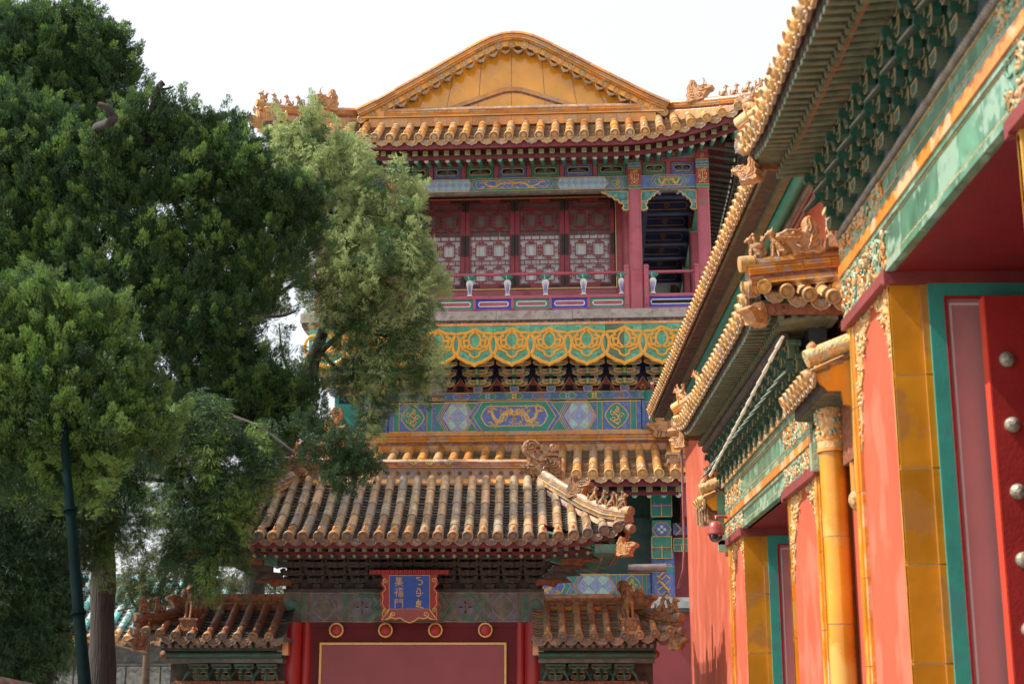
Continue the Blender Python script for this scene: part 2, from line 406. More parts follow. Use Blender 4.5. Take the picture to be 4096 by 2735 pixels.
def sweep(mb, path, prof, mat, seg=None, gap=.004, up=Vector((0, 0, 1)), smooth=False, closedprof=True, jit=0):
    """sweep a 2D profile (side, up) along a path, cut into separate pieces every seg metres"""
    path = [Vector(p) for p in path]
    # resample
    d = [0]
    for i in range(1, len(path)): d.append(d[-1]+(path[i]-path[i-1]).length)
    T = d[-1]
    def pt(s):
        s = max(0, min(T, s))
        for i in range(len(d)-1):
            if s <= d[i+1] or i == len(d)-2: return path[i].lerp(path[i+1], (s-d[i])/max(1e-9, d[i+1]-d[i]))
    def tan(s): return (pt(min(T, s+.02))-pt(max(0, s-.02))).normalized()
    k = 1 if not seg else max(1, round(T/seg)); sl = T/k; m = len(prof)
    sub = max(1, int(math.ceil(sl/.15))) if len(path) > 2 else 1
    for j in range(k):
        a0, a1 = j*sl+(gap/2 if seg else 0), (j+1)*sl-(gap/2 if seg else 0)
        oz = random.uniform(-jit, jit); vs = []
        for i in range(sub+1):
            s = lerp(a0, a1, i/sub); p = pt(s); t = tan(s); sd = t.cross(up).normalized(); uu = sd.cross(t)
            for x, z in prof: vs.append(p+sd*x+uu*(z+oz))
        fs = []
        for i in range(sub):
            for x in range(m): fs.append((i*m+x, i*m+(x+1) % m, (i+1)*m+(x+1) % m, (i+1)*m+x))
        fs += [tuple(range(m)), tuple(range(sub*m, sub*m+m))[::-1]]
        mb.add(vs, fs, mat, False)
def prof_round(w, z0, h, n=6): return [(-w, z0)]+[(-w*math.cos(PI*i/n), z0+h*math.sin(PI*i/n)) for i in range(n+1)]+[(w, z0)]
def prof_box(w, z0, z1): return [(-w, z0), (-w, z1), (w, z1), (w, z0)]
def prof_mould(w, z0, z1, d=.02):
    h = z1-z0
    return [(-w, z0), (-w-d, z0+h*.15), (-w-d, z0+h*.3), (-w+d*.4, z0+h*.5), (-w-d*.3, z0+h*.75), (-w-d*.6, z1), (w+d*.6, z1), (w+d*.3, z0+h*.75), (w-d*.4, z0+h*.5), (w+d, z0+h*.3), (w+d, z0+h*.15), (w, z0)]
def ridge(mb, path, s=1, cols=('tile', 'mortar', 'glaze_band', 'glaze_band'), seg=.38, low=True):
    """stacked glazed ridge; s = scale; path is its foot"""
    c = cols
    if low: sweep(mb, path, prof_round(.12*s, -.06*s, .10*s), 'glaze_worn' if c[2] != 'glaze_band' else c[2], seg)
    sweep(mb, path, prof_box(.075*s, -.02, .10*s), c[1])
    sweep(mb, path, prof_mould(.10*s, .05*s, .10*s, .018*s), c[3], seg)
    sweep(mb, path, prof_mould(.085*s, .104*s, .175*s, .015*s), c[2], seg*.93)
    sweep(mb, path, prof_box(.06*s, .17*s, .20*s), c[1])
    sweep(mb, path, prof_round(.068*s, .195*s, .085*s), c[0], seg*1.07, jit=.004)

# ---------------------------------------------------------------- roof creatures
def frameM(o, xdir, up=Vector((0, 0, 1))):
    x = Vector(xdir).normalized(); z = Vector(up); y = z.cross(x).normalized(); z = x.cross(y)
    return Matrix(((x.x, y.x, z.x, o[0]), (x.y, y.y, z.y, o[1]), (x.z, y.z, z.z, o[2]), (0, 0, 0, 1)))
def beast(mb, o, xd, h, mat, kind=0):
    """seated creature facing +xd"""
    M0 = mb.M; F_ = frameM(o, xd)
    mb.M = F_ if M0 is None else M0 @ F_
    s = h
    mb.box((0, 0, .02*s), (.62*s, .26*s, .07*s), mat)
    mb.tube([(-.22*s, 0, .12*s), (-.12*s, 0, .3*s), (.04*s, 0, .5*s), (.1*s, 0, .7*s)], [.15*s, .17*s, .13*s, .085*s], mat, 8)
    mb.tube([(.1*s, 0, .68*s), (.13*s, 0, .8*s)], [.09*s, .11*s], mat, 8)
    mb.sph((.13*s, 0, .84*s), .12*s, mat, (1.15, .85, .95)); mb.tube([(.18*s, 0, .83*s), (.32*s, 0, .78*s)], [.075*s, .05*s], mat, 6)
    for y in (-.07, .07):
        mb.tube([(.12*s, y*s, .5*s), (.16*s, y*s, .25*s), (.2*s, y*s, .05*s)], [.06*s, .045*s, .05*s], mat, 6)
        mb.tube([(-.15*s, y*1.5*s, .2*s), (.02*s, y*1.6*s, .2*s), (.02*s, y*1.6*s, .06*s)], [.09*s, .07*s, .05*s], mat, 6)
        mb.tube([(.1*s, y*s, .9*s), (.06*s, y*1.3*s, 1.02*s)], [.035*s, .008*s], mat, 5)
    mb.tube([(-.3*s, 0, .12*s), (-.42*s, 0, .28*s), (-.36*s, 0, .48*s), (-.44*s, 0, .6*s)], [.05*s, .07*s, .06*s, .01*s], mat, 6)
    for z in (.6, .7, .78): mb.tube([(.0*s, 0, z*s), (-.09*s, 0, (z+.04)*s)], [.05*s, .01*s], mat, 5)
    if kind == 1:       # rider on a hen
        mb.sph((-.1*s, 0, .55*s), .2*s, mat, (1.5, .8, .9)); mb.tube([(-.3*s, 0, .55*s), (-.42*s, 0, .9*s), (-.3*s, 0, .95*s)], [.12*s, .1*s, .02*s], mat, 6)
        mb.tube([(-.05*s, 0, .7*s), (-.05*s, 0, .95*s)], [.1*s, .06*s], mat, 7); mb.sph((-.05*s, 0, 1.03*s), .075*s, mat)
    mb.M = M0
def dragon_head(mb, o, xd, h, mat, horns=True, thick=.22):
    """ridge-end dragon head looking along +xd, mane curling up behind"""
    M0 = mb.M; F_ = frameM(o, xd); mb.M = F_ if M0 is None else M0 @ F_
    s = h
    sil = [(-.42, 0), (.38, 0), (.36, .16), (.42, .3), (.52, .42), (.68, .47), (.74, .56), (.70, .66), (.56, .70), (.45, .76), (.28, .74), (.14, .70), (.02, .66), (-.03, .76), (-.02, .9), (-.08, 1.02), (-.2, 1.06), (-.3, .98), (-.34, .84), (-.44, .7), (-.40, .55), (-.48, .4), (-.42, .25), (-.48, .12)]
    P = [(x*s, z*s) for x, z in sil]; T = thick*s
    n = len(P); ins = inset(P, .05*s)
    vs = [(x, -T*.55, z) for x, z in P]+[(x, T*.55, z) for x, z in P]+[(x, -T, z) for x, z in ins]+[(x, T, z) for x, z in ins]
    fs = [(i, (i+1) % n, n+(i+1) % n, n+i) for i in range(n)]+[(i, (i+1) % n, 2*n+(i+1) % n, 2*n+i) for i in range(n)]+[(n+i, n+(i+1) % n, 3*n+(i+1) % n, 3*n+i) for i in range(n)]
    fs += [tuple(range(2*n, 3*n)), tuple(range(3*n, 4*n))[::-1]]
    mb.add(vs, fs, mat)
    for sg in (-1, 1):
        y = sg*T
        def r3(pts, rr): mb.tube([(a*s, y, b*s) for a, b in pts], rr*s, mat, 5, False)
        mb.sph((.30*s, y*.9, .60*s), .07*s, mat); mb.sph((.31*s, y*1.15, .6*s), .03*s, mat)
        r3([(.12, .50), (.22, .46), (.36, .50), (.5, .5), (.62, .52)], .03)
        r3([(.1, .7), (.2, .66), (.34, .7), (.46, .68)], .03)
        for k in range(4): r3([(.05-.07*k, .1+.1*k), (-.08-.03*k, .2+.12*k), (-.22-.02*k, .22+.14*k), (-.3, .3+.16*k)], .028)
        r3([(-.12, .6), (-.2, .75), (-.14, .92), (-.2, .98)], .03)
        r3([(-.3, .02), (-.1, .1), (.08, .06), (.3, .12)], .03)
        r3([(.05, .3), (.15, .2), (.28, .3), (.2, .38), (.12, .34)], .025)
        if horns:
            mb.tube([(.22*s, sg*.06*s, .7*s), (.34*s, sg*.12*s, .82*s), (.36*s, sg*.15*s, .98*s), (.24*s, sg*.14*s, 1.08*s)], [.035*s, .03*s, .022*s, .006*s], mat, 6)
    mb.M = M0
def owl_finial(mb, o, xd, h, mat, thick=.16, block=True):
    """ridge-end finial: dragon face biting the ridge (towards +xd), tail curling up"""
    M0 = mb.M; F_ = frameM(o, xd); mb.M = F_ if M0 is None else M0 @ F_
    s = h
    sil = [(-.62, 0), (.14, 0), (.20, .10), (.18, .22), (.34, .33), (.42, .40), (.40, .47), (.30, .50), (.16, .47), (.10, .52), (.13, .62), (.22, .72), (.24, .84), (.18, .95), (.06, 1.0), (-.06, .99), (-.15, .92), (-.17, .82), (-.10, .80), (-.14, .72), (-.26, .66), (-.40, .63), (-.62, .63)]
    P = [(x*s, z*s) for x, z in sil]; T = thick*s; n = len(P); ins = inset(P, .035*s)
    vs = [(x, -T*.6, z) for x, z in P]+[(x, T*.6, z) for x, z in P]+[(x, -T, z) for x, z in ins]+[(x, T, z) for x, z in ins]
    fs = [(i, (i+1) % n, n+(i+1) % n, n+i) for i in range(n)]+[(i, (i+1) % n, 2*n+(i+1) % n, 2*n+i) for i in range(n)]+[(n+i, n+(i+1) % n, 3*n+(i+1) % n, 3*n+i) for i in range(n)]
    fs += [tuple(range(2*n, 3*n)), tuple(range(3*n, 4*n))[::-1]]
    mb.add(vs, fs, mat)
    for sg in (-1, 1):
        y = sg*T
        def r3(pts, rr): mb.tube([(a*s, y, b*s) for a, b in pts], rr*s, mat, 5, False)
        r3(spiral(.04, .86, .13, 1.6, PI*.9, -1, 22), .018)
        r3([(.12, .84), (.14, .72), (.02, .58), (.04, .5)], .016); r3([(-.06, .76), (.0, .66), (-.06, .56), (-.2, .52), (-.3, .56)], .016)
        mb.sph((.1*s, y, .36*s), .045*s, mat); r3([(-.02, .42), (.08, .43), (.2, .4), (.3, .42)], .022)
        r3([(.1, .28), (.02, .2), (.06, .1), (.14, .08)], .022); r3([(.0, .3), (-.08, .18), (-.02, .06)], .022)
        for k in range(7):
            q = 1.2+k*.38; r3([(-.3+.1*math.cos(q), .34+.1*math.sin(q)), (-.3+.2*math.cos(q+.2), .34+.18*math.sin(q+.2)), (-.3+.26*math.cos(q), .34+.24*math.sin(q))], .016)
        r3(spiral(-.3, .34, .08, 1.3, 0, 1, 12), .018)
        for k in range(4): r3([(-.55+.16*k, .04), (-.5+.16*k, .1), (-.56+.16*k, .16), (-.46+.16*k, .2)], .014)
    if block:
        mb.box((-.38*s, 0, .66*s), (.34*s, T*2.1, .06*s), mat)
        mb.tube([(-.42*s, 0, .66*s), (-.42*s, 0, .76*s)], [.05*s, .07*s], mat, 8); mb.box((-.42*s, 0, .80*s), (.17*s, .12*s, .08*s), mat); mb.sph((-.42*s, 0, .86*s), .06*s, mat)
    mb.M = M0

# ---------------------------------------------------------------- bracket sets
def arm_poly(w, h, cut=.3):
    return [(-w, h), (-w, h*.55), (-w*.93, h*.3), (-w*.8, h*.1), (-w*.6, 0), (w*.6, 0), (w*.8, h*.1), (w*.93, h*.3), (w, h*.55), (w, h)]
def edged(mb, poly, y0, y1, mat, edge, w):
    mb.prism(poly, y0, y1, mat); mb.stroke(inset(poly, w*.5), w*.55, y1-.0015, edge, True, .004)
def block(mb, x, y, z, s, mat, edge):
    d = .5*s
    edged(mb, [(x-d*.7, z), (x+d*.7, z), (x+d, z+s*.3), (x+d, z+s*.62), (x-d, z+s*.62), (x-d, z+s*.3)], y+d, y-d, mat, edge, .07*s)
def bracket(mb, x, z, s, cols=('green', 'blue'), edge='gold', tiers=3, y0=0, out=.30):
    """bracket set at (x, y0, z); s = height; arms spread sideways and step forward"""
    a, b = cols; th = s/(tiers+1)
    block(mb, x, y0-.02, z, th*1.15, b, edge)
    zz = z+th*.75
    for k in range(tiers):
        yk = y0-out*s*(k+1)
        w = s*(.32+.055*k)
        # tongues stepping outwards
        mb.bx(x-.05*s, x+.05*s, yk-.10*s, y0+.02, zz, zz+th*.72, a)
        mb.bx(x-.03*s, x+.03*s, yk-.115*s, yk-.10*s, zz+.01, zz+th*.65, edge)
        for q, ww in ((k+1, w*.72), (k, w)):
            if q == 0 and k > 0: continue
            yq = y0-out*s*q
            P = [(x+px, zz+th*.08+pz) for px, pz in arm_poly(ww, th*.62)]
            edged(mb, P, yq+.035*s, yq-.035*s, a if q % 2 else b, edge, .045*s)
            for sx in (-1, 1): block(mb, x+sx*ww*.9, yq, zz+th*.68, th*.5, b if q % 2 else a, edge)
        zz += th
    return zz

# ---------------------------------------------------------------- painted beams (plane facing -y)
def hexpoly(x0, x1, z0, z1, k): zm = (z0+z1)/2; return [(x0, zm), (x0+k, z1), (x1-k, z1), (x1, zm), (x1-k, z0), (x0+k, z0)]
def cart(x0, x1, z0, z1, k=.3, n=4):
    """cartouche with stepped round ends"""
    h = (z1-z0)/2; zm = (z0+z1)/2; r = h*.95; pts = []
    for cx, a0 in ((x1-r, -1), (x0+r, 1)):
        for i in range(9):
            q = lerp(-PI/2, PI/2, i/8) if a0 < 0 else lerp(PI/2, 3*PI/2, i/8)
            rr = r*(1-.10*abs(math.sin(3*q)))
            pts.append((cx+rr*math.cos(q), zm+rr*math.sin(q)*h/r))
    return pts
def dragon(mb, cx, cz, w, h, flip, y, mat='gold', wd=.018):
    f = -1 if flip else 1; S = []
    for i in range(25):
        t = i/24; S.append((cx+f*(t-.5)*w*.9+f*.03*w*math.sin(t*PI*5.2), cz+math.sin(t*PI*2.6+.9)*h*.24*(1-.25*t)))
    mb.stroke(S, [wd*(2.1-1.5*abs(i/24-.62)*1.4) for i in range(25)], y, mat)
    hx, hz = S[-1]
    mb.stroke([(hx, hz), (hx+f*w*.06, hz+h*.16), (hx+f*w*.0, hz+h*.3)], [wd*2, wd*1.6, wd*.4], y-.002, mat)
    mb.stroke([(hx-f*w*.03, hz+h*.1), (hx-f*w*.12, hz+h*.22), (hx-f*w*.2, hz+h*.16)], [wd, wd*.7, wd*.3], y, mat)
    rnd = random.Random(int(cx*97+cz*13))
    for i in (4, 9, 14, 19):
        x, z = S[i]; sg = 1 if i % 2 else -1
        mb.stroke([(x, z), (x+f*w*.03, z-sg*h*.16), (x-f*w*.02, z-sg*h*.26)], [wd, wd*.7, wd*.3], y, mat)
        for q in (-.04, 0, .04): mb.stroke([(x-f*w*.02, z-sg*h*.26), (x-f*w*.02+q*w, z-sg*h*.36)], [wd*.5, wd*.2], y, mat)
    for k in range(26):
        x = cx+rnd.uniform(-.48, .48)*w; z = cz+rnd.choice((-1, 1))*rnd.uniform(.22, .42)*h
        mb.stroke([(x, z), (x+.03*w, z+.05*h), (x+.07*w, z-.02*h), (x+.11*w, z+.04*h)], [wd*.3, wd*.7, wd*.6, wd*.2], y, mat)
def diaper(mb, poly_x0, poly_x1, z0, z1, y, cell, cols, dots, slant=0):
    """diamond diaper clipped to a hexagon-like field"""
    xm = (poly_x0+poly_x1)/2; hw = (poly_x1-poly_x0)/2; zm = (z0+z1)/2; hh = (z1-z0)/2
    def clip(p):
        x, z = p; z = max(z0, min(z1, z)); lim = hw-abs(z-zm)/hh*slant
        return (max(xm-lim, min(xm+lim, x)), z)
    nx = int(hw/cell)+2; nz = int(hh/cell)+2
    for i in range(-nx*2, nx*2+1):
        for j in range(-nz*2, nz*2+1):
            if (i+j) % 2: continue
            cx = xm+i*cell*.5*1.0; cz = zm+j*cell*.5
            D = [(cx-cell*.5, cz), (cx, cz+cell*.5), (cx+cell*.5, cz), (cx, cz-cell*.5)]
            D2 = [clip(p) for p in D]
            ar = abs(sum(D2[k][0]*D2[(k+1) % 4][1]-D2[(k+1) % 4][0]*D2[k][1] for k in range(4)))/2
            if ar < cell*cell*.04: continue
            mb.plate(D2, y, cols[(j % 2)])
            mb.stroke(D2, cell*.022, y-.001, 'gold', True, .003)
            if ar > cell*cell*.4:
                for k in range(8):
                    q = PI/4*k; mb.plate([(cx+cell*.19*math.cos(q)+cell*.035*math.cos(t), cz+cell*.19*math.sin(q)+cell*.035*math.sin(t)) for t in (0, 1.57, 3.14, 4.71)], y-.004, dots)
                mb.plate([(cx+cell*.06*math.cos(t), cz+cell*.06*math.sin(t)) for t in (0, .8, 1.57, 2.4, 3.14, 4, 4.71, 5.5)], y-.004, 'gold')
def painted_beam(mb, x0, x1, z0, z1, y, c=('green', 'blue'), center=None, cell=.2, dw=.018, faded=False, ends=True, dots='blue_pale', pale=('blue_pale', 'teal_pale')):
    """official style painted beam, front face at y, between x0..x1"""
    A, B = c; W = x1-x0; h = z1-z0; g = 'gold' if not faded else 'old_end'
    mb.bx(x0, x1, y, y+.12, z0, z1, A)
    yy = y-.004
    mb.stroke([(x0, z1-.03*h), (x1, z1-.03*h)], .02*h, yy, g); mb.stroke([(x0, z0+.03*h), (x1, z0+.03*h)], .02*h, yy, g)
    e = 0
    if ends:
        e = h*1.55
        for sg, xe in ((1, x0), (-1, x1)):
            def X(t): return xe+sg*t*h
            for a, b, m in ((0, .16, B), (.2, .34, A)):
                mb.plate([(X(a), z0), (X(b), z0), (X(b), z1), (X(a), z1)], yy, m); mb.stroke([(X(b), z0), (X(b), z1)], .012*h, yy-.001, g)
            mb.plate([(X(.36), z0+.04*h), (X(1.2), z0+.04*h), (X(1.2), z1-.04*h), (X(.36), z1-.04*h)], yy-.001, B if not faded else 'faded_blue')
            xm = (X(.36)+X(1.2))/2; zm = (z0+z1)/2
            R_ = [(xm+h*.37*(1-.12*abs(math.sin(2*q)))*math.cos(q), zm+h*.42*(1-.16*abs(math.sin(2*q)))*math.sin(q)) for q in [2*PI*k/24 for k in range(24)]]
            mb.plate(R_, yy-.004, A); mb.stroke(R_, .018*h, yy-.005, g, True)
            if not faded:
                for k in range(5): mb.stroke(spiral(xm+h*.14*math.cos(k*1.256), zm+h*.16*math.sin(k*1.256), h*.10, 1.1, k, 1, 9), dw*.55, yy-.008, g)
                mb.stroke([(xm+h*.1*math.sin(t*2.2), zm+h*(.3-.6*t/6)) for t in range(7)], dw*.8, yy-.009, g)
            for a, b, m in ((1.24, 1.37, A), (1.4, 1.52, B)):
                mb.plate([(X(a), z0), (X(b), z0), (X(b), z1), (X(a), z1)], yy, m); mb.stroke([(X(a), z0), (X(a), z1)], .012*h, yy-.001, g)
    a0, a1 = x0+e, x1-e; L_ = a1-a0
    if L_ <= h: return
    cw = center or L_*.42; cx = (a0+a1)/2; c0, c1 = cx-cw/2, cx+cw/2
    # diaper fields between ends and centre
    for (u0, u1) in ((a0, c0), (c1, a1)):
        if u1-u0 < h*.7: continue
        uu0, uu1 = u0+h*.18, u1-h*.05
        for k, (m, o) in enumerate(((B, 0), (A, .12), (B, .24))):
            P = hexpoly(u0+o*h*.55, u1-o*h*.3+.12*h, z0, z1, h*.28)
            mb.plate(P, yy-.001*k-.001, m); mb.stroke(P, .012*h, yy-.001*k-.0015, g, True, .003)
        if not faded: diaper(mb, u0+h*.20, u1+h*.06, z0+.05*h, z1-.05*h, yy-.007, cell, pale, 'blue' if pale[0] == 'blue_pale' else 'gold', h*.28)
        else:
            cm = (u0+u1)/2
            for q in range(4): mb.plate([(cm+h*.2*math.cos(q*1.57+.785)+h*.17*math.cos(t*.7), (z0+z1)/2+h*.2*math.sin(q*1.57+.785)+h*.17*math.sin(t*.7)) for t in range(9)], yy-.008, 'faded_blue')
            mb.stroke([(cm+h*.1*math.cos(t*.7), (z0+z1)/2+h*.1*math.sin(t*.7)) for t in range(9)], .015*h, yy-.014, g, True)
            for q in range(4): mb.stroke([(cm+h*.2*math.cos(q*1.57+.785)+h*.18*math.cos(t*.7), (z0+z1)/2+h*.2*math.sin(q*1.57+.785)+h*.18*math.sin(t*.7)) for t in range(9)], .01*h, yy-.010, g, True)
    P = hexpoly(c0-h*.1, c1+h*.1, z0, z1, h*.34); mb.plate(P, yy-.010, B); mb.stroke(P, .015*h, yy-.0105, g, True, .003)
    P = hexpoly(c0+h*.06, c1-h*.06, z0, z1, h*.32); mb.plate(P, yy-.012, A); mb.stroke(P, .015*h, yy-.0125, g, True, .003)
    P = cart(c0+h*.32, c1-h*.32, z0+.16*h, z1-.12*h); mb.plate(P, yy-.014, B); mb.stroke(P, .02*h, yy-.0145, g, True, .004)
    if not faded:
        w2 = (c1-c0)/2-h*.55
        dragon(mb, cx-w2/2-h*.06, (z0+z1)/2, w2, h*.75, False, yy-.016, wd=dw); dragon(mb, cx+w2/2+h*.06, (z0+z1)/2, w2, h*.75, True, yy-.016, wd=dw)
        mb.sph((cx, yy-.012, (z0+z1)/2+h*.05), dw*2.2, 'gold')
        for k in range(3): mb.stroke([(cx-h*.08, z0+h*(.25+.08*k)), (cx, z0+h*(.3+.08*k)), (cx+h*.08, z0+h*(.25+.08*k))], dw*.5, yy-.016, 'gold')

# ================================================================ TEMPLE HALL (two storeys, behind)
PHI = R(3.2)
hall = thing('palace_hall', 'two-storey palace hall with yellow gable roof and plum balcony behind the gate', 'palace hall', (-.18*math.cos(PHI), 32+.18*math.sin(PHI), 0), -PHI)
UX, UY, UZ = 5.5, -1.3, 13.98          # upper eave: half width, y of edge, height
DEP = 14.0
def flare(u, H=UX, a=.75, c0=2.4): return a*(max(0, (abs(u)-c0)/(H-c0)))**2
def PU(u, s):
    f = flare(u); return Vector((u+(.12*f*(1 if u > 0 else -1)), UY-.16*f+s, UZ+f*(1-.35*s)+.62*s+.09*s*s))
mb = MB()
tile_roof(mb, PU, -UX, UX, .333, lambda u: 1.45 if abs(u) < 3.75 else max(0, 1.45*(UX+.1-abs(u))/(UX+.1-3.75)), .094, .30, .065, 'tile', 'tile_front')
# side slopes: facing -x and +x, from eave up to the ridge
def zr(ax):      # height of the main roof at distance ax from the ridge line
    return interp(ax, [0, .3, .6, .95, 1.5, 2.2, 3.0, 3.8, 4.6, 5.5], [16.75, 16.7, 16.58, 16.36, 16.0, 15.55, 15.08, 14.7, 14.32, 13.98])
hroof = MB()
for sd in (-1, 1):
    RM = Matrix.Rotation(-sd*PI/2*-1 if False else (PI/2 if sd > 0 else -PI/2), 4, 'Z')
    # local roof frame: facing -y ; rotate so it faces sd*x
    def PS(u, s, sd=sd):
        f = flare(abs(u)-0, DEP/2+1.3, .75, DEP/2-1.8)
        return Vector((u, -5.5-.1*f+s, zr(max(0, 5.5-s))+f*max(0, 1-.4*s)))
    hroof.M = Matrix.Translation((0, DEP/2, 0)) @ RM
    def LS(u):
        e = DEP/2+1.3-abs(u); return min(5.35, e*1.25) if e < 1.45 else 5.35
    tile_roof(hroof, PS, -DEP/2-1.3, DEP/2+1.3, .40, LS, .085, .9, .5, discs=True, nail='glaze', arcn=5)
hroof.M = None
# back slope
def PB(u, s): f = flare(u); return Vector((u, UY-.16*f+s, UZ+f*(1-.35*s)+.62*s+.09*s*s))
hroof.M = Matrix.Translation((0, DEP, 0)) @ Matrix.Rotation(PI, 4, 'Z')
tile_roof(hroof, PB, -UX, UX, .40, lambda u: 1.45 if abs(u) < 3.75 else max(0, 1.45*(UX+.1-abs(u))/(UX+.1-3.75)), .083, .7, .4, discs=False, arcn=5)
hroof.M = None
# roof deck below the tiles
def deck(mbx, P, u0, u1, L, off=-.06, n=40, m_='mortar'):
    vs = []; k = 6
    for i in range(n+1):
        u = lerp(u0, u1, i/n)
        for j in range(k+1):
            p = P(u, L(u)*j/k); vs.append((p[0], p[1], p[2]+off))
    mbx.add(vs, [(i*(k+1)+j, (i+1)*(k+1)+j, (i+1)*(k+1)+j+1, i*(k+1)+j+1) for i in range(n) for j in range(k)], m_)
deck(mb, PU, -UX, UX, lambda u: 1.5 if abs(u) < 3.75 else max(0, 1.5*(UX+.1-abs(u))/(UX+.1-3.75)))
upper_roof = mb.build('roof', hall)
hroof.build('roof', hall)
# ---- gable
VX = [0, .25, .5, .8, 1.25, 1.9, 2.6, 3.2, 3.62]; VZ = [16.98, 16.96, 16.88, 16.73, 16.47, 16.08, 15.68, 15.34, 15.13]
def vz(x): return interp(abs(x), VX, VZ)
vpath = [Vector((x, 0, vz(x))) for x in [-3.62+7.24*i/72 for i in range(73)]]
g = MB()
# gable field
top = [(x, vz(x)-.30) for x in [3.5-7.0*i/60 for i in range(61)]]
g.plate([(-3.5, 14.7), (3.5, 14.7)]+top, -.10, 'glaze')
g.plate([(-3.5, 14.7), (3.5, 14.7)]+top, -.02, 'mortar')
for x in [-2.75, -2.1, -1.45, -.75, -.02, .72, 1.42, 2.05, 2.7]:       # slab joints
    sk = x*.08
    g.stroke([(x+sk, 15.0), (x-sk*.6, vz(x)-.3)], .007, -.102, 'mortar', h=.002)
arch = [(x, 15.02+.62*interp(abs(x), [0, .2, .45, 1.9], [1, .97, .84, 0])) for x in [-1.9+3.8*i/50 for i in range(51)]]
AP = [Vector((x, -.115, z)) for x, z in arch]
sweep(g, AP, [(-.03, -.05), (-.045, 0), (-.03, .05), (.03, .05), (.03, -.05)], 'glaze_band', .45, up=Vector((0, -1, 0)).cross(Vector((1, 0, 0))) if False else Vector((0, 0, 1)))
g.stroke([(x, z-.075) for x, z in arch], .018, -.106, 'mortar', h=.004)
gable = g.build('gable', hall)
v = MB()
YV = -.34
def off(path, dy, dz): return [p+Vector((0, dy, dz)) for p in path]
sweep(v, off(vpath, YV+.02, 0), prof_round(.075, -.05, .085), 'glaze_band', .52, jit=.003)
sweep(v, off(vpath, YV+.02, 0), prof_box(.05, -.12, -.03), 'mortar')
sweep(v, off(vpath, YV+.02, 0), prof_mould(.085, -.185, -.09, .02), 'glaze_band', .48)
sweep(v, off(vpath, YV+.02, 0), prof_box(.075, -.205, -.18), 'mortar')
sweep(v, off(vpath, YV+.02, 0), prof_mould(.10, -.235, -.20, .015), 'glaze_band', .5)
sweep(v, off(vpath, YV+.06, 0), prof_box(.085, -.36, -.23), 'glaze', .3)
# verge tile ends : discs facing the viewer with crescents between
ds = [0]
for i in range(1, len(vpath)): ds.append(ds[-1]+(vpath[i]-vpath[i-1]).length)
tot = ds[-1]; nd = 27
def vp(s):
    for i in range(len(ds)-1):
        if s <= ds[i+1]: return vpath[i].lerp(vpath[i+1], (s-ds[i])/(ds[i+1]-ds[i]))
    return vpath[-1]
for k in range(nd):
    s = tot*(k+.5)/nd; p = vp(s)+Vector((0, YV-.02, -.33))
    v.tube([p+Vector((0, .32, 0)), p], .075, 'glaze', 10)
    v.lathe(p, (0, -1, 0), [(.092, -.04), (.094, .03), (.078, .036), (.072, .012), (.045, .012), (.03, .028), (.001, .030)], 'disc', 16)
    for kk in range(3):
        qa = kk*2.1+k; v.tube([p+Vector(((.025+.009*x)*math.cos(qa+x*.55), -.016, (.025+.009*x)*math.sin(qa+x*.55))) for x in range(4)], .006, 'disc', 4, False)
    v.lathe(p+Vector((.02*(1 if p.x > 0 else -1), .1, .09)), (0, 0, 1), [(.03, -.02), (.035, .04), (.02, .08), (.001, .09)], 'glaze', 7)
for k in range(nd+1):
    s = min(tot-.001, max(.001, tot*k/nd)); p = vp(s)+Vector((0, YV-.0, -.42)); t = (vp(min(tot-.001, s+.05))-vp(max(0, s-.05))).normalized()
    up = Vector((-t.z, 0, t.x)); W = .115
    def q(a, b): r = p+t*(a*W)+up*b; return (r.x, r.z)
    poly = [q(-1, .02), q(-.6, -.03), q(0, -.05), q(.6, -.03), q(1, .02), q(.95, -.02), q(.8, -.065), q(.55, -.09), q(.3, -.105), q(0, -.13), q(-.3, -.105), q(-.55, -.09), q(-.8, -.065), q(-.95, -.02)]
    v.prism(poly, p.y+.02, p.y, 'drip'); v.stroke([q(a*.85, b*.88) for a, b in ((-.95, -.02), (-.8, -.06), (-.5, -.085), (0, -.115), (.5, -.085), (.8, -.06), (.95, -.02))], .006, p.y-.002, 'drip', h=.008)
    v.add([(x, y, z) for y in (p.y, p.y+.3) for x, z in poly[:5]], [(i, i+1, i+6, i+5) for i in range(4)], 'pan')
v.build('verge', hall)
# ---- box ridge under the gable
br = MB()
L0 = [Vector((x, -.28, 14.82)) for x in (-2.95, 2.95)]
sweep(br, L0, prof_round(.10, .24, .085), 'glaze_worn', .42, jit=.004)
sweep(br, L0, prof_mould(.11, .155, .235, .02), 'glaze_band', .40); sweep(br, L0, prof_mould(.13, .10, .15, .02), 'glaze_band', .6)
sweep(br, [Vector((x, -.28, 14.82)) for x in (-3.5, 3.5)], prof_box(.13, .065, .10), 'glaze', .9)
sweep(br, [Vector((x, -.28, 14.78)) for x in (-3.3, 3.3)], [(-.1, -.12), (-.17, -.09), (-.18, 0), (-.13, .09), (.1, .09), (.1, -.12)], 'glaze_band', .3)
for sx in (-1, 1):
    br.add([(sx*2.95, -.40, 14.92), (sx*2.95, -.40, 15.06), (sx*2.95, -.16, 15.06), (sx*2.95, -.16, 14.92), (sx*3.6, -.26, 14.90), (sx*3.6, -.26, 14.87)],
           [(0, 1, 4), (1, 2, 4), (0, 4, 5), (3, 2, 4), (0, 3, 2, 1), (0, 5, 3), (3, 5, 4)], 'glaze_band')
br.build('box_ridge', hall)
# ---- top ridge going back
r_ = MB(); sweep(r_, [Vector((0, -.2, 16.86)), Vector((0, DEP-1.2, 16.86))], prof_round(.2, -.2, .14), 'glaze_band', .5); r_.build('ridge', hall)
